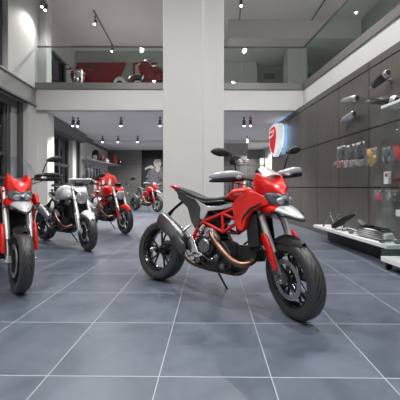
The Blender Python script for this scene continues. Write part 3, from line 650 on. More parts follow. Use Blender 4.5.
# dark channel that carries the glass
bm = nb(); slab(bm, [(LX(YB),YB-.085),(FX(YB)-.02,YB-.03),(FX(-3.9)-.02,-3.9),(FX(-3.9)+.10,-3.9),(FX(YB)+.10,YB+.10),(LX(YB),YB+.06)], ZS1, ZS1+.17); struct('trim_3', bm, 'trim_grey')
# glass balustrades
def glass_panels(A, B, n, label, grp, cuts=None):
    A = V(A); B = V(B); ts = cuts or [i/n for i in range(n+1)]
    for i in range(len(ts)-1):
        a = A.lerp(B, ts[i]+.0015); b = A.lerp(B, ts[i+1]-.0015); d = (b-a).normalized(); nn = V((-d.y,d.x,0))*.008
        bm = nb(); hexa(bm, [a-nn,b-nn,b+nn,a+nn]+[q+V((0,0,.96)) for q in (a-nn,b-nn,b+nn,a+nn)])
        tag(obj('glass_panel', bm, 'rail_glass'), label[i] if isinstance(label, list) else label, 'glass panel', grp)
z0 = ZS1+.15
xl = LX(YB)+.03
def cutx(px): return ((px-200)/F*YB - xl)/(FX(YB)-xl)
glass_panels((xl,YB-.02,z0),(FX(YB)+.03,YB+.03,z0),0,['clear balustrade pane left of the upstairs red mural','clear balustrade pane before the upstairs sport motorcycle','clear balustrade pane just right of the pillar, upper floor','wide clear balustrade pane at the upper gallery corner'],'glass balustrade panes',[0,cutx(109),cutx(190),cutx(241),1])
glass_panels((FX(YB)+.04,YB+.02,z0),(FX(-1)+.04,-1,z0),0,['first gallery pane from the corner, above the panelled wall','second gallery pane from the corner, above the panelled wall','third gallery pane from the corner, above the silencers','last gallery pane at the right picture edge','gallery pane nearest the viewer beyond the frame'],'glass balustrade panes',[0,.14,.355,.53,.76,1])
bm = nb(); tube(bm, [(xl,YB-.02,z0+.986),(FX(YB)+.03,YB+.03,z0+.986),(FX(-1)+.04,-1,z0+.986)], (.02,.022), N=8, smooth=False, n=4); tag(obj('handrail', bm, 'trim_dark'), 'thin dark handrail along the top of the glass balustrade', 'handrail')
# pillar
bm = nb(); Yp = 4.6; k = Yp/F
bx(bm, -37*k, 3*k, Yp, Yp+.75, 0, CZ); bx(bm, 1*k, 24*k, Yp+.02, Yp+.55, 0, CZ)
struct('wall_pillar', bm, 'white_wall', bevel=.004)
# left wall
def lwall(bm, y0, y1, z0, z1, off=0, th=.3, mi=0):
    hexa(bm, [(LX(y0,off),y0,z0),(LX(y1,off),y1,z0),(LX(y1,off)-th,y1,z0),(LX(y0,off)-th,y0,z0),(LX(y0,off),y0,z1),(LX(y1,off),y1,z1),(LX(y1,off)-th,y1,z1),(LX(y0,off)-th,y0,z1)], mi)
bm = nb()
lwall(bm, 6.40, YB+.35, ZS1, CZ); lwall(bm, 7.22, YB+.3, 0, ZS0+.08, off=.012, th=.29); lwall(bm, -4, 6.40, 5.3, CZ); lwall(bm, -4,6.40,ZS1,3.62)
lwall(bm, -4, 2.2, 0, 3.1)
struct('wall_left', bm, 'white_wall')
bm = nb(); lwall(bm, -4, YB-.02, ZS0+.08, ZS1, off=-.01, th=.5); lwall(bm, -4, YB-.02, ZS1-.03, ZS1, off=-.035, th=.1, mi=1); lwall(bm, -4, YB-.02, ZS0+.08, ZS0+.115, off=-.035, th=.1, mi=1)
struct('trim_4', bm, ['beam_metal','trim_dark'])
# lower left window
def window(name, y0, y1, z0, z1, off, mull, trans, th=.08, panel=None):
    bm = nb(); w = .07
    lwall(bm, y0, y0+w, z0, z1, off, th); lwall(bm, y1-w, y1, z0, z1, off, th); lwall(bm, y0, y1, z1-w, z1, off, th); lwall(bm, y0, y1, z0, z0+w, off, th)
    for m in mull: lwall(bm, m-.05, m+.05, z0, z1, off-.02, th)
    for t in trans: lwall(bm, y0, y1, t-.04, t+.04, off-.01, th)
    fr = struct(name, bm, 'window_frame', bevel=.004)
    bm = nb(); lwall(bm, y0+.03, y1-.03, z0+.03, z1-.03, off+.04, .012); obj('pane', bm, 'pane', fr)
    return fr
window('window_1', 2.3, 6.72, .1, ZS0+.0, .25, [3.5,4.8,5.9], [1.78])
bm = nb(); lwall(bm, 6.83, 7.06, .0, ZS0-.1, .20, .1); struct('trim_5', bm, 'window_frame_light')
bm = nb(); lwall(bm, 7.06, 7.23, 0, ZS0+.08, .14, .25); lwall(bm, 6.71, 6.83, 0, ZS0+.08, .22, .1); lwall(bm, 2.2, 7.23, ZS0-.1, ZS0+.1, .18, .2); struct('trim_6', bm, 'window_frame')
window('window_2', 1.0, 6.36, 3.66, 5.28, .1, [2.4,3.8,5.2], [4.62])
# column at balcony edge
bm = nb(); bx(bm, LX(YB)-.1, -4.05, YB+.02, YB+.36, 0, ZS0); bx(bm, LX(YB)-.1, -4.12, YB+.10, YB+.36, ZS1, CZ); struct('wall_column', bm, 'white_wall')
# deep left wall under and above the balcony
L2 = lambda Y: -4.48-.047*(Y-8)
def l2(bm, y0, y1, z0, z1, off=0, th=.3, mi=0):
    hexa(bm, [(L2(y0)-off,y0,z0),(L2(y1)-off,y1,z0),(L2(y1)-off-th,y1,z0),(L2(y0)-off-th,y0,z0),(L2(y0)-off,y0,z1),(L2(y1)-off,y1,z1),(L2(y1)-off-th,y1,z1),(L2(y0)-off-th,y0,z1)], mi)
bm = nb(); l2(bm, 11.0, 15.2, 0, ZS0); l2(bm, 7.9, 15.2, 5.42, CZ, off=.15); l2(bm, 10.2, 15.2, ZS1, 5.42, off=.15); l2(bm, 10.3, 10.62, 0, 2.7, off=-.02, th=.2); struct('wall_left_rear', bm, 'white_wall')
bm = nb(); hexa(bm, [(-4.16,YB+.37,2.70),(-4.42,11.1,2.72),(-4.9,11.1,2.72),(-4.9,YB+.37,2.70),(-4.10,YB+.37,ZS0-.015),(-4.36,11.1,ZS0-.015),(-4.9,11.1,ZS0-.015),(-4.9,YB+.37,ZS0-.015)]); struct('trim_7', bm, 'trim_grey')
def win2(name, y0, y1, z0, z1, off, mull, trans):
    bm = nb(); w = .08
    l2(bm,y0,y0+w,z0,z1,off,.1); l2(bm,y1-w,y1,z0,z1,off,.1); l2(bm,y0,y1,z1-w,z1,off,.1); l2(bm,y0,y1,z0,z0+w,off,.1)
    for m in mull: l2(bm, m-.05,m+.05,z0,z1,off-.02,.1)
    for t in trans: l2(bm, y0,y1,t-.04,t+.04,off-.02,.1)
    fr = struct(name, bm, 'window_frame', bevel=.004)
    bm = nb(); l2(bm,y0+.03,y1-.03,z0+.03,z1-.03,off+.05,.012); obj('pane', bm, 'pane', fr)
win2('window_3', 8.0, 10.3, .1, 2.7, .12, [8.7,9.5], [1.75])
win2('window_4', 8.0, 10.2, ZS1+.05, 5.4, .2, [9.0], [4.5])
bm = nb(); l2(bm, 10.62,10.72,0,2.7,-.03,.1); l2(bm, 10.9,11.02,0,2.72,-.03,.1); struct('trim_8', bm, 'window_frame')
# darkness and a dim street wall beyond the glazing
bm = nb(); bx(bm, -9,-8.9,-5,16,-.1,6.3); struct('wall_street', bm, 'outside')
bm = nb(); bx(bm, -9,-4.9,-5,16,-.2,-.11); struct('floor_street', bm, 'night')
# dark fascia strip over the shelf wall
bm = nb(); l2(bm, 11.1, 15, 2.86, ZS0-.015, -.10, .09); struct('trim_9', bm, 'trim_dark')
# right wall: panels with open joints
bm = nb(); ys = [-1.2,-.3,.6,1.5,2.4,3.3,3.92,4.66,5.54,6.42,7.27,8.15,8.85,9.6]; zs = [0.0,1.0,1.95,2.92,3.06]
for i in range(len(ys)-1):
    for j in range(len(zs)-1):
        y0, y1, z0_, z1_ = ys[i]+.010, ys[i+1]-.010, zs[j]+.010, zs[j+1]-.010
        hexa(bm, [(WX(y0),y0,z0_),(WX(y1),y1,z0_),(WX(y1)+.02,y1,z0_),(WX(y0)+.02,y0,z0_),(WX(y0),y0,z1_),(WX(y1),y1,z1_),(WX(y1)+.02,y1,z1_),(WX(y0)+.02,y0,z1_)])
hexa(bm, [(WX(-4)+.018,-4,0),(WX(9.6)+.018,9.6,0),(WX(9.6)+.2,9.6,0),(WX(-4)+.3,-4,0),(WX(-4)+.018,-4,3.05),(WX(9.6)+.018,9.6,3.05),(WX(9.6)+.2,9.6,3.05),(WX(-4)+.3,-4,3.05)], 1)
struct('wall_right', bm, ['panel_wood','night'])
bm = nb(); bx(bm, 5.0,5.2,-4,15.2,ZS1,CZ); struct('wall_right_upper', bm, 'grey_wall')
bm = nb(); bx(bm, 3.3,3.5,9,15.2,0,ZS0); struct('wall_right_rear', bm, 'white_wall')
# rear walls
bm = nb(); bx(bm, -5.4,6,15.0,15.2,0,ZS0); struct('wall_back', bm, 'grey_wall')
bm = nb(); bx(bm, -5.4,6,10.95,11.15,ZS1,CZ); struct('wall_back_upper', bm, 'grey_wall')
bm = nb(); bx(bm, 2.9,3.55,9.5,10.0,ZS1,CZ); struct('wall_column_upper', bm, 'white_wall')
bm = nb(); bx(bm, .9,5.0,8.9,10.94,5.62,CZ); struct('trim_10', bm, 'ceiling_paint')
bm = nb(); bx(bm, .6,2.1,10.6,10.94,ZS1,5.62); struct('wall_partition_upper', bm, 'white_wall')
bm = nb()
for a, b in ((-4.9,-4.08),(-4.06,-3.06),):
    for c, d in ((.0,1.0),(1.02,2.1),(2.12,3.0)): bx(bm, a, b, 14.93, 14.99, c, d)
struct('wall_back_panels', bm, 'metal_panel', bevel=.004)
bm = nb(); bx(bm, -4.95,4.0,12.4,14.9,2.93,ZS0-.014); struct('trim_11', bm, 'ceiling_low')
# back right partitions
bm = nb(); bx(bm, 1.02,2.1,12.6,12.8,2.38,ZS0-.014); bx(bm, 1.9,2.2,13.5,13.6,0,2.7); struct('wall_partition', bm, 'grey_wall')
bm = nb(); bx(bm, .3,3.2,14.6,14.7,0,2.45); struct('wall_partition_rear', bm, 'metal_panel')
bm = nb(); bx(bm, 2.95,3.28,13.9,14.2,.1,2.4); struct('door_1', bm, 'white_wall')
# vents upstairs
for a, b, zc, lab in ((2.45,2.84,5.22,'small dark ventilation grille upstairs left of the white column'),(3.62,4.25,5.25,'wide dark ventilation grille upstairs right of the white column')):
    r_ = thing('vent_grille', lab, 'vent', ((a+b)/2,10.93,zc-.1))
    bm = nb(); bx(bm, (a-b)/2,(b-a)/2,-.02,.0,0,.2); obj('frame', bm, 'trim_dark', r_)
    bm = nb()
    for i in range(5): bx(bm, (a-b)/2+.02,(b-a)/2-.02,-.03,-.02,.02+.036*i,.038+.036*i)
    obj('slat', bm, 'trim_grey', r_)

# ------------------------------------------------------------------ spotlights and tracks
def spot(px, py, Y, zc, label, grp, rod=0, power=60, tilt=-.3, lamp=True, ang=100):
    x = (px-200)*Y/F
    t = thing('spotlight', label, 'spotlight', (x,Y,zc), 0, grp)
    R = MX.Rotation(tilt, 4, 'X')
    bm = nb(); disc(bm, (0,0,rod-.02), .03, .04, 'z', N=16); tube(bm, [(0,0,rod-.03),(0,0,-.10)], .010, N=8); obj('bracket', bm, 'trim_dark', t)
    Mh = MX.Translation((0,0,-.17)) @ R
    bm = nb(); lathe(bm, [(1e-5,.10),(.040,.10),(.044,.09),(.044,-.10),(.036,-.10),(.034,-.085),(1e-5,-.085)], (0,0,0), 20, 'z', closed=False); hd_ = obj('housing', bm, 'dark_steel', t, M=Mh)
    bm = nb(); disc(bm, (0,0,-.088), .028, .006, 'z', N=20); obj('lens', bm, 'lamp_face', hd_, M=Mh)
    if lamp:
        l = bpy.data.lights.new('spot_beam', 'SPOT'); l.energy = power; l.spot_size = math.radians(ang); l.spot_blend = .8; l.shadow_soft_size = .04; l.color = (1,.965,.92)
        o = link(bpy.data.objects.new('spot_beam', l)); o.parent = t; o.matrix_local = MX.Translation((0,0,-.17)) @ R @ MX.Translation((0,0,-.12))
gr1 = 'spotlights on the ceiling tracks'
def track(a, b, z, label):
    bm = nb(); d = (V(b)-V(a)); L = d.length; R = RZ(math.atan2(d.y, d.x)); c = (V(a)+V(b))/2
    box(bm, (c.x,c.y,z-.015), (L,.035,.03), R); tag(obj('ceiling_track', bm, 'trim_dark'), label, 'lighting track')
track((-3.12,8.4,0),(-3.2,10.7,0),CZ,'thin dark lighting track on the upper ceiling left of the pillar')
track((1.10,7.6,0),(1.35,10.2,0),CZ,'thin dark lighting track just right of the pillar on the upper ceiling')
track((3.46,7.4,0),(3.46,9.4,0),CZ,'dark lighting track ending above the gallery corner')
spot(95,30,8.7,CZ-.03,'upper track spotlight left of pillar, halfway down the track',gr1,power=120,tilt=-.5)
spot(112,53,10.4,CZ-.03,'bright upper spotlight at the end of the left track',gr1,power=140)
spot(42.5,3,7.35,5.87,'left one of the pair of spotlights at the top left column',gr1,rod=.33,power=30)
spot(46,8,7.5,5.87,'right one of the pair of spotlights at the top left column',gr1,rod=.33,power=30)
spot(241,10,7.8,CZ-.03,'upper spotlight nearest the top edge right of the pillar',gr1,power=160)
spot(238,40,9.8,CZ-.03,'unlit looking upper spotlight lower down right of the pillar',gr1,power=160)
spot(307,38,9.15,CZ-.03,'bright spotlight at the end of the track above the gallery corner',gr1,power=160)
gr2 = 'spotlights under the balcony'
for px, Y, lab in ((73,8.3,'left spotlight of the near row under the balcony'),(78,8.35,'second spotlight of the near row, beside the leftmost one'),(121,8.3,'single spotlight mid way along the near row under the balcony'),(160,8.3,'near row spotlight touching the pillar edge'),(244,8.3,'left of the twin spotlights right of the pillar'),(250.5,8.3,'right of the twin spotlights right of the pillar')):
    spot(px,120,Y,ZS0-.012,lab,gr2,power=110,ang=95)
for px, lab in ((102.5,'far row spotlight furthest left under the balcony'),(118,'far row spotlight second from left'),(137.6,'far row spotlight nearest the pillar'),(247,'far spotlight right of the pillar above the shelf')):
    spot(px,135,11.3,ZS0-.012,lab,gr2,power=100,ang=100)

# ------------------------------------------------------------------ sign
def wall_M(px, py, off=0.0):
    Y = (3.07-off)/((px-200)/F+.07); return V((WX(Y,off), Y, CH-(py-CY)*Y/F))
Uw = V((.07,-1,0)).normalized(); Nw = V((-1,-.07,0)).normalized()
def WM(p): return MX.Translation(p) @ MX((( *Uw,0),( *(-Nw),0),(0,0,1,0),(0,0,0,1))).transposed()      # local x along wall towards viewer, -y out of the wall, z up
o = WM(V((WX(8.68,0),8.68,2.46)))
sg = thing('wall_sign', 'backlit red and white shield logo sign on the dark panelled wall', 'sign'); sg.matrix_world = o; sg.location = o.to_translation(); sg.rotation_euler = o.to_euler()
def shield(s, dx=0):
    pts = []
    for i in range(9): t = i/8; pts.append((-.50+1.0*t, .40+.10*math.sin(t*PI)))
    for x, z in ((.50,.15),(.46,-.10),(.36,-.32),(.20,-.48),(0,-.60),(-.20,-.48),(-.36,-.32),(-.46,-.10),(-.50,.15)): pts.append((x, z))
    return [(x*s+dx, z*s) for x, z in pts]
bm = nb(); prism(bm, shield(.90), -.24, -.10); obj('light_box', bm, 'sign_white', sg)
bm = nb(); prism(bm, shield(.80), -.10, -.075); obj('backlight', bm, 'halo', sg)
bm = nb(); disc(bm, (-.2,-.04,.2), .02, .08); disc(bm, (.2,-.04,.2), .02, .08); disc(bm, (0,-.04,-.3), .02, .08); obj('spacer', bm, 'trim_dark', sg)
def clip(z0,z1,xr):
    l = []
    return l
bm = nb(); prism(bm, [(x*.91,z*.91) for x,z in [(-.41,.14),(-.41,.35),(-.2,.40),(.05,.41),(.14,.38),(.10,.28),(-.02,.19),(-.2,.15)]], -.252, -.238)
obj('emblem', bm, 'sign_red', sg)
bm = nb(); prism(bm, [(x*.91,z*.91) for x,z in [(-.41,.07),(-.24,.08),(-.06,.11),(.08,.19),(.18,.33),(.24,.20),(.23,.0),(.16,-.22),(.03,-.46),(-.02,-.50),(-.18,-.40),(-.31,-.26),(-.39,-.08)]], -.252, -.238)
obj('emblem', bm, 'sign_red', sg)
bm = text_bm('DUCATI', .105, .002, MX.Translation((-.14,-.255,.245)) @ MX.Rotation(PI/2,4,'X')); obj('lettering', bm, 'sign_white', sg)

# ------------------------------------------------------------------ silencers on the wall
def silencer(p, q, ro, r0, m, tipm, label, wrap=True):
    P0 = wall_M(*p, ro); Q0 = wall_M(*q, ro); base = (P0+Q0)/2
    t = thing('silencer', label, 'exhaust silencer', base, 0, 'exhaust silencers on the panelled wall'); a = P0-base; b = Q0-base; d = (b-a)
    bm = nb(); tube(bm, [a, a+d*.05, a+d*.6, a+d*.9, b], [(r0*.55,r0*.65),(r0*.8,r0*.95),(r0,r0*1.2),(r0,r0*1.15),(r0*.9,r0*1.05)], N=20, smooth=False); can = obj('can', bm, m, t, sharp=50)
    bm = nb(); tube(bm, [b-d*.12, b-d*.02, b+d*.03], [(r0*1.04,r0*1.22),(r0*1.03,r0*1.2),(r0*.85,r0*1.0)], N=20, smooth=False); obj('end_cap', bm, tipm, can)
    bm = nb(); tube(bm, [b+d*.02, b+d*.045], (r0*.6,r0*.7), N=18, smooth=False); obj('outlet', bm, 'night', can)
    bm = nb(); tube(bm, [a-d*.18, a+d*.06], r0*.4, N=12); obj('inlet_pipe', bm, 'steel', can)
    bm = nb(); tube(bm, [base*0, -Nw*(ro)], .012, N=8); tube(bm, [-Nw*(ro-.012), -Nw*ro], .03, N=12); obj('wall_hook', bm, 'trim_dark', t)
silencer((343,101),(357,98),.12,.050,'satin_silver','steel','short silver silencer, upper of the pair left on the wall')
silencer((343,120),(354,114),.12,.050,'satin_silver','steel','short silver silencer, lower of the pair left on the wall')
silencer((373,86),(388,73),.16,.055,'black_gloss','steel','large dark silencer with bright end ring, highest on the wall')
silencer((371,101),(396,100),.14,.052,'black_gloss','satin_silver','long half dark half silver silencer above the glass case')

# ------------------------------------------------------------------ packs hanging on the wall
def pack(x0, x1, y0, y1, off, content, label, grp, card='card_mid', hook=True):
    A = wall_M(x0, y1, off); B = wall_M(x1, y1, off); T = wall_M((x0+x1)/2, y0, off)
    w = (B-A).length; base = (A+B)/2; h = T.z-base.z
    t = thing('accessory_pack', label, 'accessory pack', base, 0, grp); t.rotation_euler = WM(base).to_euler()
    bm = nb(); box(bm, (0,0,h*.93), (w*.94,.006,h*.13)); cd = obj('header_card', bm, card, t)
    bm = nb(); loftz(bm, [(0,0,0,w*.44,.008),(h*.06,0,0,w*.47,.03),(h*.45,0,0,w*.48,.045),(h*.8,0,0,w*.46,.02),(h*.9,0,0,w*.45,.004)], n=4); obj('bag', bm, 'clear_bag', t)
    bm = nb(); rnd = random.Random(x0*7+y0)
    for i in range(9): ball(bm, (rnd.uniform(-.3,.3)*w, rnd.uniform(-.01,.008), h*rnd.uniform(.12,.75)), w*rnd.uniform(.14,.22), (1,.2,rnd.uniform(.8,1.8)), mi=rnd.choice((0,0,1)), seg=10)
    obj('contents', bm, content, t)
    bm = nb(); tube(bm, [(0,-.02,h*.95),(0,off,h*.95)], .005, N=6); obj('hook', bm, 'steel', t)
g3 = 'clear bags of parts hanging on the panelled wall'
pack(337,345.5,146,160,.14,['black_cloth','black_plastic'],'tall clear bag of dark parts, leftmost of three in the row',g3,'white_plastic')
pack(346.5,355,144.5,159.5,.14,['black_cloth','black_plastic'],'tall clear bag of dark parts, middle of three in the row',g3,'white_plastic')
pack(356,364.5,142,158.5,.14,['black_plastic','navy_cloth'],'tall clear bag of dark parts, tallest and rightmost of three',g3,'white_plastic')
pack(366,377,148,165.5,.14,['gold','orange'],'bag with a yellow and orange cap hanging right of the dark trio',g3,'card_mid')
pack(382.5,391,147,163,.14,['navy_cloth','satin_silver'],'blue black bag hanging beside the red one',g3,'card_mid')
pack(392,402,145,161,.14,['card_red','purple'],'bag with crimson contents at the right picture edge',g3,'card_red')
pack(375,381,190,200,.10,['card_red','purple'],'small low bag with reddish contents behind the case corner',g3)
pack(385.5,391.5,190,201,.10,['gold','satin_silver'],'small low bag with yellowish contents seen through the case',g3)
pack(392.5,398,190,201,.10,['satin_silver','dark_steel'],'small low bag with silver contents at the far right',g3)
g4 = 'small packets in a row under the tall bags'
for i, (cl, cn, lab) in enumerate(((['purple','card_red'],'card_mid','tiny purple packet leftmost under the tall bags'),(['card_red','steel'],'white_plastic','tiny red packet second from left under the tall bags'),(['satin_silver','purple'],'white_plastic','tiny silver packet third from left under the tall bags'),(['card_mid','steel'],'white_plastic','tiny grey packet fourth from left under the tall bags'),(['satin_silver','card_mid'],'card_mid','tiny pale packet fifth from left under the tall bags'),(['purple','dark_steel'],'card_mid','tiny dark purple packet at the right row end under the tall bags'))):
    pack(333.5+5.2*i,338+5.2*i,161.0-i*.3,168.0-i*.4,.20,cl,lab,g4,cn)
# small boxed part and dark glasses
b_ = wall_M(387.5,184,.06); t = thing('boxed_part', 'small white and red boxed part on the wall above the low bags', 'box', b_); t.rotation_euler = WM(b_).to_euler()
bm = nb(); box(bm, (0,0,.09), (.09,.05,.18)); obj('carton', bm, 'white_plastic', t, bevel=.003)
bm = nb(); box(bm, (.01,-.027,.13), (.05,.004,.05)); obj('sticker', bm, 'card_red', t)
b_ = wall_M(397,180,.06); t = thing('goggles', 'black goggles hanging on the wall at the right picture edge', 'goggles', b_); t.rotation_euler = WM(b_).to_euler()
bm = nb(); loftx(bm, [(-.085,0,0,.01,.015),(-.05,-.01,0,.02,.03),(0,-.01,.004,.02,.024),(.05,-.01,0,.02,.03),(.085,0,0,.01,.015)]); obj('visor', bm, 'black_gloss', t)
bm = nb(); tube(bm, [(-.085,.0,0),(-.06,.035,0),(.06,.035,0),(.085,0,0)], (.004,.014), N=8); obj('strap', bm, 'black_cloth', t)

# ------------------------------------------------------------------ low display shelf
SX = lambda Y, off=0: 2.61-.07*Y-off
def sp(Y, off, z): return V((SX(Y,-off), Y, z))
bm = nb(); slab(bm, [(SX(3.62),3.62),(SX(5.62),5.62),(WX(5.62)-.005,5.62),(WX(3.62)-.005,3.62)], .225, .275); ob = obj('display_shelf', bm, 'white_plastic', bevel=.004)
tag(ob, 'long low white display shelf along the panelled wall', 'shelf')
bm = nb(); slab(bm, [(SX(3.75,-.22),3.75),(SX(5.5,-.22),5.5),(WX(5.5)-.01,5.5),(WX(3.75)-.01,3.75)], 0, .223); tag(obj('shelf_shadow_block', bm, 'black_plastic'), 'dark block standing for the shadow and recess under the long white shelf', 'shadow block')  # black block stands in for the shadow and recess below the shelf
def st(name, label, cat, Y, off, rz): return thing(name, label, cat, sp(Y, off, .276), rz)
t = st('paddock_stand', 'black tubular bike stand at the far end of the white shelf', 'bike stand', 5.25, .20, 1.9)
bm = nb(); tube(bm, [(-.14,-.10,.016),(-.02,-.09,.24),(.02,.0,.27),(-.02,.09,.24),(-.14,.10,.016)], .015); tube(bm, [(.14,-.10,.012),(0,-.09,.23)], .011); tube(bm, [(.14,.10,.012),(0,.09,.23)], .011); obj('frame', bm, 'dark_steel', t)
bm = nb()
for x in (-.14,.14):
    for y in (-.1,.1): disc(bm, (x,y,.012), .014, .02, 'y')
obj('foot', bm, 'black_plastic', t)
t = st('tail_fairing', 'black tail fairing part with silver edge on the white shelf', 'fairing part', 4.88, .16, 2.2)
bm = nb(); loftx(bm, [(-.20,0,.28,.03,.02),(-.12,0,.24,.07,.05),(0,0,.16,.10,.075),(.12,0,.08,.08,.06),(.18,0,.04,.04,.03)]); obj('shell', bm, 'black_plastic', t)
bm = nb(); tube(bm, [(-.20,-.03,.30),(-.05,-.09,.21),(.1,-.08,.12)], (.006,.02), N=8); obj('trim_strip', bm, 'satin_silver', t)
bm = nb(); tube(bm, [(0,.05,.08),(-.05,.09,.01),(-.05,-.09,.01),(0,-.05,.08)], .01, smooth=False); obj('support', bm, 'dark_steel', t)
t = st('windshield_part', 'thin silver and black screen leaning behind the fairing part', 'screen part', 4.52, .33, 2.0)
bm = nb(); g = [[(-.10+.22*a, y*(1-.4*a), .02+.20*a - 1.5*y*y) for y in (-.09,-.05,0,.05,.09)] for a in [i/5 for i in range(6)]]; shell(bm, g, .004); obj('screen', bm, 'satin_silver', t)
bm = nb(); tube(bm, [(.0,0,.0),(.04,0,.12)], .01); obj('support', bm, 'black_plastic', t)
t = st('crankcase', 'wide ribbed silver engine casing on the white shelf near the glass case', 'engine part', 4.12, .18, 1.75)
bm = nb(); loftx(bm, [(-.27,0,.06,.07,.04),(-.22,0,.065,.10,.06),(0,0,.075,.12,.07),(.20,0,.065,.11,.06),(.27,0,.05,.07,.045)], n=4); cs = obj('casing', bm, 'white_plastic', t)
bm = nb()
for zz in (.035,.065,.095,.125): box(bm, (0,0,zz), (.50,.246,.008))
obj('rib', bm, 'dark_steel', cs, bevel=.002)
bm = nb(); box(bm, (0,0,.153), (.4,.15,.02)); box(bm, (.05,.04,.17), (.14,.05,.03)); obj('gasket', bm, 'black_plastic', cs)
t = st('foot_control', 'black and silver foot control lying beside the ribbed casing', 'bike part', 4.56, .10, 1.2)
bm = nb(); box(bm, (0,0,.02), (.14,.05,.03)); tube(bm, [(-.08,0,.03),(-.12,-.03,.05),(-.16,-.02,.03)], .009); tube(bm, [(.06,0,.03),(.08,-.07,.03)], .011); obj('bracket', bm, 'dark_steel', t, bevel=.004)
bm = nb(); disc(bm, (.02,0,.045), .028, .03, 'z'); obj('pivot', bm, 'steel', t)
t = st('brake_lever', 'small dark lever set at the near end of the white shelf', 'bike part', 3.80, .12, .4)
bm = nb(); tube(bm, [(-.09,0,.015),(0,.03,.02),(.10,.0,.015)], .010); box(bm, (-.08,0,.02), (.05,.04,.035)); obj('lever', bm, 'dark_steel', t, bevel=.003)
bm = nb(); ball(bm, (.10,0,.015), .014); obj('tip', bm, 'steel', t)
t = st('chrome_cover', 'round dark green tinted cover lying at the shelf end by the case', 'bike part', 3.72, .27, .8)
bm = nb(); lathe(bm, [(1e-5,.05),(.05,.048),(.075,.03),(.085,.0),(1e-5,.0)], (0,0,.0), 24, 'z', closed=False); obj('cover', bm, 'dark_steel', t)
bm = nb(); disc(bm, (0,0,.052), .02, .01, 'z'); obj('cap', bm, 'steel', t)

# ------------------------------------------------------------------ glass display case
cy1 = 3.56; cy0 = 2.3
t = thing('display_case', 'glass display case with white top and wheeled white base at right edge', 'display case', (SX(cy1)-.12, cy1, 0))
o0 = V((SX(cy1)-.12, cy1, 0))
def cs_slab(bm, z0, z1, ins=0, y0=cy0, y1=cy1):
    slab(bm, [(SX(y0)-.12+ins-o0.x, y0-o0.y),(SX(y1)-.12+ins-o0.x, y1-o0.y-ins),(WX(y1)-.02-o0.x, y1-o0.y-ins),(WX(y0)-.02-o0.x, y0-o0.y)], z0, z1)
bm = nb(); cs_slab(bm, .095, .155); obj('base', bm, 'white_plastic', t, bevel=.004)
bm = nb(); cs_slab(bm, 1.975, 2.01); obj('top', bm, 'white_plastic', t, bevel=.004)
for zz in (.66, 1.1, 1.5): bm = nb(); cs_slab(bm, zz, zz+.010, .012); obj('shelf', bm, 'case_glass', t)
bm = nb(); slab(bm, [(SX(cy0)-.115-o0.x, cy0-o0.y),(SX(cy1)-.115-o0.x, -.005),(SX(cy1)-.107-o0.x, -.005),(SX(cy0)-.107-o0.x, cy0-o0.y)], .155, 1.975); obj('glass_front', bm, 'case_glass', t)
bm = nb(); slab(bm, [(.005,-.012),(WX(cy1)-.03-o0.x,-.012),(WX(cy1)-.03-o0.x,-.004),(.005,-.004)], .155, 1.975); obj('glass_end', bm, 'case_glass', t)
for x, y in ((.06,-.06),(.40,-.06),(.10,-1.15),(.44,-1.15)):
    bm = nb(); disc(bm, (x,y,.04), .04, .024, 'y', ch=.004); box(bm, (x,y,.085), (.05,.05,.02)); obj('caster', bm, 'black_plastic', t)
b = V((.16+o0.x, 3.36, .671)); t2 = thing('product_box', 'small white box with red band inside the glass case', 'box', b, .2)
bm = nb(); box(bm, (0,0,.035), (.16,.10,.07)); obj('carton', bm, 'white_plastic', t2, bevel=.003)
bm = nb(); box(bm, (0,-.0515,.03), (.12,.003,.035)); obj('band', bm, 'card_red', t2)

# ------------------------------------------------------------------ clothing corner at rear left
def jacket(x, y, z, rz, m1, m2, label, s=1.0, grp=None, stripes=False):
    t = thing('jacket', label, 'jacket', (x,y,z), rz, grp)
    bm = nb(); loftz(bm, [(0,0,0,.20*s,.07*s),(.12*s,0,0,.21*s,.08*s),(.34*s,0,0,.22*s,.09*s),(.48*s,0,0,.23*s,.085*s),(.56*s,0,0,.17*s,.06*s),(.60*s,0,0,.07*s,.05*s),(.64*s,0,0,.065*s,.05*s)], n=2.8); body = obj('body', bm, m1, t)
    for q in (-1,1):
        bm = nb(); tube(bm, [(q*.19*s,0,.53*s),(q*.27*s,-.01,.40*s),(q*.30*s,-.02,.2*s),(q*.29*s,-.05,.02*s)], [.06*s,.065*s,.055*s,.04*s], N=12); obj('sleeve', bm, m2, t)
    if stripes:
        bm = nb(); prism(bm, [(-.16*s,.02),(-.09*s,.02),(-.06*s,.40*s),(-.13*s,.42*s)], -.105*s, -.085*s); obj('stripe', bm, 'white_cloth', body); bm = nb(); prism(bm, [(.03*s,.02),(.13*s,.02),(.16*s,.38*s),(.10*s,.44*s)], -.105*s, -.085*s); obj('stripe', bm, 'white_cloth', body)
    bm = nb(); tube(bm, [(-.15*s,0,.58*s),(0,0,.66*s),(.15*s,0,.58*s)], .008, N=6); tube(bm, [(0,0,.66*s),(0,0,.73*s),(.02,0,.76*s)], .004, N=6); obj('hanger', bm, 'steel', t)
jg = 'dark jackets hanging under the wall shelf'
for i, (px, nm) in enumerate(((83,'leftmost dark jacket hanging under the wall shelf'),(86.5,'second dark jacket from the left under the shelf'),(90,'third dark jacket from the left under the shelf'),(93.5,'fourth dark jacket from the left under the shelf'),(97,'dark jacket next to the red and white jacket'))):
    Y = 11.1+i*.36; jacket(-4.36-.012*i+.02, Y, 1.28, -PI/2+.45, ('black_cloth','navy_cloth','black_cloth','navy_cloth','black_cloth')[i], 'black_cloth', nm, .8, jg)
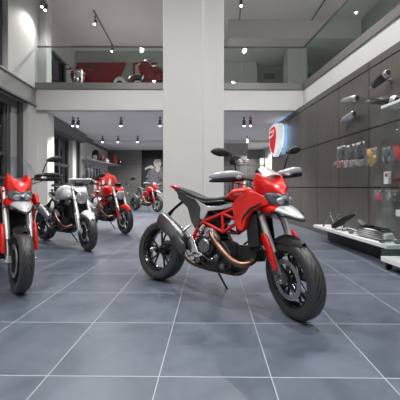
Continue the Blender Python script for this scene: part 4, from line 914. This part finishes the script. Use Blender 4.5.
bm = nb(); tube(bm, [(-4.33,11.2,1.89),(-4.38,13.4,1.89)], .014, N=8); tube(bm, [(-4.33,11.25,1.89),(-4.33,11.25,2.02),(-4.62,11.25,2.02)], .01, N=6, smooth=False); tube(bm, [(-4.38,13.35,1.89),(-4.38,13.35,2.02),(-4.72,13.35,2.02)], .01, N=6, smooth=False)
tag(obj('clothes_rail', bm, 'steel'), 'steel clothes rail fixed below the shelf of the rear left wall', 'clothes rail')
# dressed bust
t = thing('mannequin', 'bust stand carrying the bright red and white jacket', 'mannequin', (-2.83,8.7,0), .25)
bm = nb(); disc(bm, (0,0,.015), .16, .03, 'z', ch=.006); tube(bm, [(0,0,.03),(0,0,.95)], .018, N=10); obj('stand', bm, 'steel', t)
bm = nb(); loftz(bm, [(.93,0,0,.10,.04),(1.05,0,0,.11,.045),(1.28,0,0,.12,.045),(1.36,0,0,.08,.035),(1.40,0,0,.04,.03),(1.47,0,0,.04,.03)]); obj('torso', bm, 'black_plastic', t)
jacket(-2.83,8.7,.90,.25,'red_cloth','red_cloth','bright red and white leather racing jacket behind the red naked motorcycle',.84,None,True)
# counter
t = thing('counter', 'low cabinet counter with white top below the hanging jackets', 'cabinet', (-3.44,8.4,0), .1)
bm = nb(); box(bm, (0,0,.60), (.52,.5,1.2)); obj('body', bm, 'metal_panel', t, bevel=.004)
bm = nb(); box(bm, (0,0,1.23), (.60,.56,.05)); obj('top', bm, 'white_plastic', t, bevel=.006)
bm = nb(); box(bm, (0,-.256,.55), (.48,.012,1.0)); dr = obj('door', bm, 'metal_panel', t, bevel=.003)
bm = nb(); tube(bm, [(.17,-.28,.5),(.17,-.28,.7)], .008, N=8); obj('handle', bm, 'steel', dr)
# shelf
bm = nb(); slab(bm, [(-4.20,11.15),(-4.62,11.15),(-4.79,14.8),(-3.95,14.3)], 2.06, 2.10); tag(obj('wall_shelf', bm, 'satin_silver'), 'pale wall shelf above the hanging jackets at rear left', 'shelf')
def helmet(x, y, z, rz, m, label, grp=None, s=1.0, band='white_paint'):
    t = thing('helmet', label, 'helmet', (x,y,z), rz, grp)
    bm = nb(); loftz(bm, [(0,0,0,.09*s,.085*s),(.05*s,.01*s,0,.118*s,.105*s),(.13*s,.0,0,.135*s,.12*s),(.19*s,-.005*s,0,.12*s,.108*s),(.235*s,-.01*s,0,.075*s,.07*s),(.25*s,-.01*s,0,.02*s,.02*s)], n=2.1); obj('shell', bm, m, t)
    bm = nb(); g = [[(.137*s*math.cos(a)*(1-.1*k), .125*s*math.sin(a)*(1-.1*k), (.09+.075*k)*s) for k in (0,.5,1)] for a in [math.radians(q) for q in range(-60,61,15)]]; shell(bm, g, .004); obj('visor', bm, 'black_gloss', t)
    bm = nb(); lathe(bm, [(.125*s,-.006),(.135*s,-.006),(.135*s,.006),(.125*s,.006)], (0,0,.19*s), 24, 'z'); obj('stripe', bm, band, t)
t = thing('backpack', 'black backpack with white marks on the rear left wall shelf', 'backpack', (-4.32,11.9,2.10), -.3)
bm = nb(); loftz(bm, [(0,0,0,.14,.09),(.05,0,0,.16,.11),(.25,0,0,.16,.11),(.38,0,0,.13,.09),(.44,0,0,.07,.05)], n=3); obj('bag_body', bm, 'black_cloth', t)
bm = nb(); loftz(bm, [(.04,.02,-.09,.10,.05),(.18,.02,-.09,.10,.05),(.22,.02,-.09,.08,.03)], n=3); obj('pocket', bm, 'white_cloth', t)
bm = nb(); tube(bm, [(-.03,0,.43),(0,0,.49),(.03,0,.43)], .008, N=6); obj('loop', bm, 'red_cloth', t)
helmet(-4.28,12.5,2.10,-1.2,'dark_red','dark red helmet beside the backpack on the wall shelf')
helmet(-4.25,13.1,2.10,-1.2,'white_paint','white helmet on the rear left wall shelf','helmets on the shelves',.8,'card_red')
t = thing('racing_boots', 'tall red leather boot standing at the far end of the wall shelf', 'boot', (-4.05,13.7,2.10), -.9)
bm = nb(); tube(bm, [(0,0,.01),(0,0,.2),(0,0,.46)], [(.05,.06),(.05,.055),(.07,.07)], N=12); loftx(bm, [(-.05,0,.05,.04,.045),(.05,0,.045,.045,.04),(.18,0,.03,.03,.025)]); obj('boot_body', bm, 'red_cloth', t)
bm = nb(); loftx(bm, [(-.06,0,.008,.04,.008),(.06,0,.008,.045,.008),(.19,0,.008,.03,.008)]); obj('sole', bm, 'black_plastic', t)
helmet(-3.92,14.05,2.10,-1.2,'black_gloss','black helmet at the far end of the wall shelf','helmets on the shelves',1.1,'card_red')

# ------------------------------------------------------------------ posters
t = thing('wall_poster', 'tall dark photo poster of a rider in a leather jacket on the back wall', 'poster', (-2.25,14.9,.85))
bm = nb(); bx(bm, -.78,1.0,0,.04,0,2.17); obj('print', bm, 'print_dark', t)
bm = nb(); prism(bm, [(-.6,.0),(-.55,.7),(-.35,1.05),(-.05,1.18),(.3,1.2),(.65,1.0),(.85,.5),(.9,0)], -.006, 0); obj('jacket_print', bm, 'print_grey', t)
bm = nb(); prism(bm, [(.05+.20*math.cos(a)*1.0, 1.42+.27*math.sin(a)) for a in [2*PI*i/20 for i in range(20)]], -.012, -.004); prism(bm, [(-.03,1.2),(-.06,1.02),(.05,.92),(.2,1.04),(.18,1.24)], -.011,-.004); prism(bm, [(-.62,1.14),(-.3,1.30),(-.1,1.2),(-.15,1.10),(-.4,1.14),(-.6,1.03)], -.010,-.004); obj('figure_print', bm, 'skin_print', t)
bm = nb(); prism(bm, [(-.18,1.5),(-.14,1.68),(.02,1.76),(.2,1.72),(.28,1.5),(.22,1.58),(.06,1.62),(-.1,1.58)], -.018,-.012); obj('hair_print', bm, 'print_dark', t)
bm = nb(); prism(bm, [(-.45,.62),(-.2,.80),(.2,.78),(.25,.70),(-.1,.66)], -.012,-.006); prism(bm, [(-.5,.30),(-.1,.48),(.4,.42),(.45,.33),(0,.34)], -.012,-.006); obj('motorcycle_print', bm, 'print_grey', t)
YU = 10.94
def mural(px0, px1, name, m, label, grp='mural panels upstairs'):
    x0, x1 = (px0-200)*YU/F, (px1-200)*YU/F
    t = thing(name, label, 'mural', ((x0+x1)/2, YU, 4.0), 0, grp); w = (x1-x0)/2
    bm = nb(); bx(bm, -w, w, -.03, 0, 0, 1.74); obj('panel', bm, m, t); return t, w
t, w = mural(77,119,'wall_mural','dark_red','large plain crimson mural panel behind the upstairs balustrade')
t, w = mural(119.3,133,'wall_mural','card_mid','mural panel showing a white and red motorcycle wheel arch upstairs')
bm = nb(); prism(bm, [(-w,1.74),(-w,1.05),(-.05,1.5),(.02,1.74)], -.036,-.03); prism(bm, [(.20,1.2),(.26,1.2),(.28,.6),(.2,.6)], -.036,-.03); obj('red_print', bm, 'dark_red', t)
bm = nb(); prism(bm, [(-.24+.28*math.cos(a), .75+.45*math.sin(a)) for a in [PI*i/14 for i in range(15)]], -.038,-.034); obj('white_print', bm, 'white_cloth', t)
bm = nb(); prism(bm, [(-.24+.20*math.cos(a), .70+.36*math.sin(a)) for a in [PI*i/14 for i in range(15)]], -.044,-.038); obj('wheel_print', bm, 'print_dark', t)
t, w = mural(133.2,135.2,'wall_mural','dark_red','narrow crimson mural strip left of the pale green one')
t, w = mural(135.4,158,'wall_mural','pale_green','pale greenish mural panel behind the upstairs sport motorcycle')
bm = nb(); bx(bm, -w, w, -.04,-.03,1.66,1.74); obj('border', bm, 'dark_red', t)

# ------------------------------------------------------------------ far shelves right of the pillar
def far_shelf(z, label):
    bm = nb(); bx(bm, 1.0,2.75,12.0,12.3,z-.03,z); tag(obj('rear_shelf', bm, 'trim_grey'), label, 'shelf', 'rear shelves right of the pillar')
far_shelf(1.95,'upper grey shelf with helmets behind the large motorcycle mirrors'); far_shelf(1.48,'lower grey shelf behind the large motorcycle hand guard')
for x, m, lab in ((1.35,'black_gloss','black helmet, left end of the rear upper shelf'),(1.68,'white_paint','white helmet on the rear upper shelf'),(1.95,'satin_silver','silver helmet on the rear upper shelf')):
    helmet(x,12.13,1.95,-1.5,m,lab,'helmets on the shelves',.95,'card_red')
for x, m, lab in ((1.6,'dark_steel','grey helmet, left on the rear lower shelf'),(2.48,'black_gloss','large round black helmet at the right of the rear lower shelf')):
    helmet(x,12.13,1.48,-1.5,m,lab,'helmets on the shelves',1.25 if x > 2 else .95,'trim_grey')
for x in (1.02,2.72):
    bm = nb(); bx(bm, x-.02,x+.02,12.1,12.2,0,2.5); tag(obj('shelf_post', bm, 'trim_dark'), 'dark upright carrying the rear shelves, ' + ('left one' if x < 2 else 'right one'), 'post')
t = thing('clothing_rack', 'low dark rack of garments behind the large motorcycle tank', 'rack', (1.45,10.2,0))
bm = nb(); bx(bm, -.5,-.46,-.2,.2,0,1.35); bx(bm, .86,.9,-.2,.2,0,1.35); bx(bm, -.5,.9,-.02,.02,1.31,1.35); obj('frame', bm, 'trim_dark', t)
for i in range(12):
    m = ('black_cloth','navy_cloth','red_cloth','black_cloth','card_red','white_cloth')[i % 6]; x = -.40+.105*i
    g_ = thing('hanging_shirt', ('black','navy','red','charcoal','crimson','white')[i%6] + ' folded garment on the low dark rack, ' + ('left half' if i < 6 else 'right half'), 'garment', (1.45+x,10.2,.45), 0, 'garments on the low dark rack')
    bm = nb(); loftz(bm, [(0,0,0,.028,.16),(.5,0,0,.032,.18),(.68,0,0,.03,.15),(.76,0,0,.015,.05)], n=3); obj('fabric', bm, m, g_)
    bm = nb(); tube(bm, [(0,0,.74),(0,0,.87),(0,.02,.90)], .006, N=6); obj('hanger', bm, 'steel', g_)

# ------------------------------------------------------------------ light
def area(name, loc, size, power, rot=(0,0,0), col=(1,.98,.96)):
    l = bpy.data.lights.new(name, 'AREA'); l.shape = 'RECTANGLE'; l.size, l.size_y = size; l.energy = power; l.color = col
    o = link(bpy.data.objects.new(name, l)); o.location = loc; o.rotation_euler = rot; return o
def down(name, loc, power, to=None, ang=130, rad=.12, col=(1,.985,.965)):
    l = bpy.data.lights.new(name, 'SPOT'); l.energy = power; l.spot_size = math.radians(ang); l.spot_blend = .9; l.shadow_soft_size = rad; l.color = col
    o = link(bpy.data.objects.new(name, l)); o.location = loc
    d = (V(to)-V(loc)) if to else V((0,0,-1)); o.rotation_euler = d.to_track_quat('-Z','Y').to_euler(); return o
for x in (-2.1,1.7):
    for y in (-1.8,1.4,4.6): down('ceiling_lamp', (x,y,6.05), 390, (x*.7,y+.9,0), rad=.08)
for y in (-1,2,5): down('gallery_fill', (4.3,y,6.05), 200)  # added fill without fixtures, brightens the gallery behind its glass
for x in (-1.5,1.2): down('upper_fill', (x,9.0,6.05), 200)  # added fill without fixtures, brightens the upper floor
for x, y in ((-3.2,12.6),(-1.6,12.6),(-3.4,10),(-1.4,10),(.9,9.6),(1.9,11.2),(.4,13.6),(2.6,13.4),(-2.4,13.8)): down('low_fill', (x,y,2.9), 135, rad=.05, ang=150)  # added fill without fixtures, brightens ceiling and walls under the balcony
w = bpy.data.worlds.new('world'); bpy.context.scene.world = w; w.use_nodes = True
w.node_tree.nodes['Background'].inputs[0].default_value = (.05,.06,.08,1); w.node_tree.nodes['Background'].inputs[1].default_value = .3

# ------------------------------------------------------------------ camera
cam = bpy.data.cameras.new('camera'); co = link(bpy.data.objects.new('camera', cam)); co.location = (0,0,CH); co.rotation_euler = (PI/2,0,0)
cam.sensor_width = 36; cam.lens = F/400*36; cam.shift_y = -(200-CY)/400; cam.clip_start = .05
sc = bpy.context.scene; sc.camera = co
sc.view_settings.view_transform = 'Standard'; sc.view_settings.look = 'None'; sc.view_settings.exposure = 0.52; sc.view_settings.gamma = 1
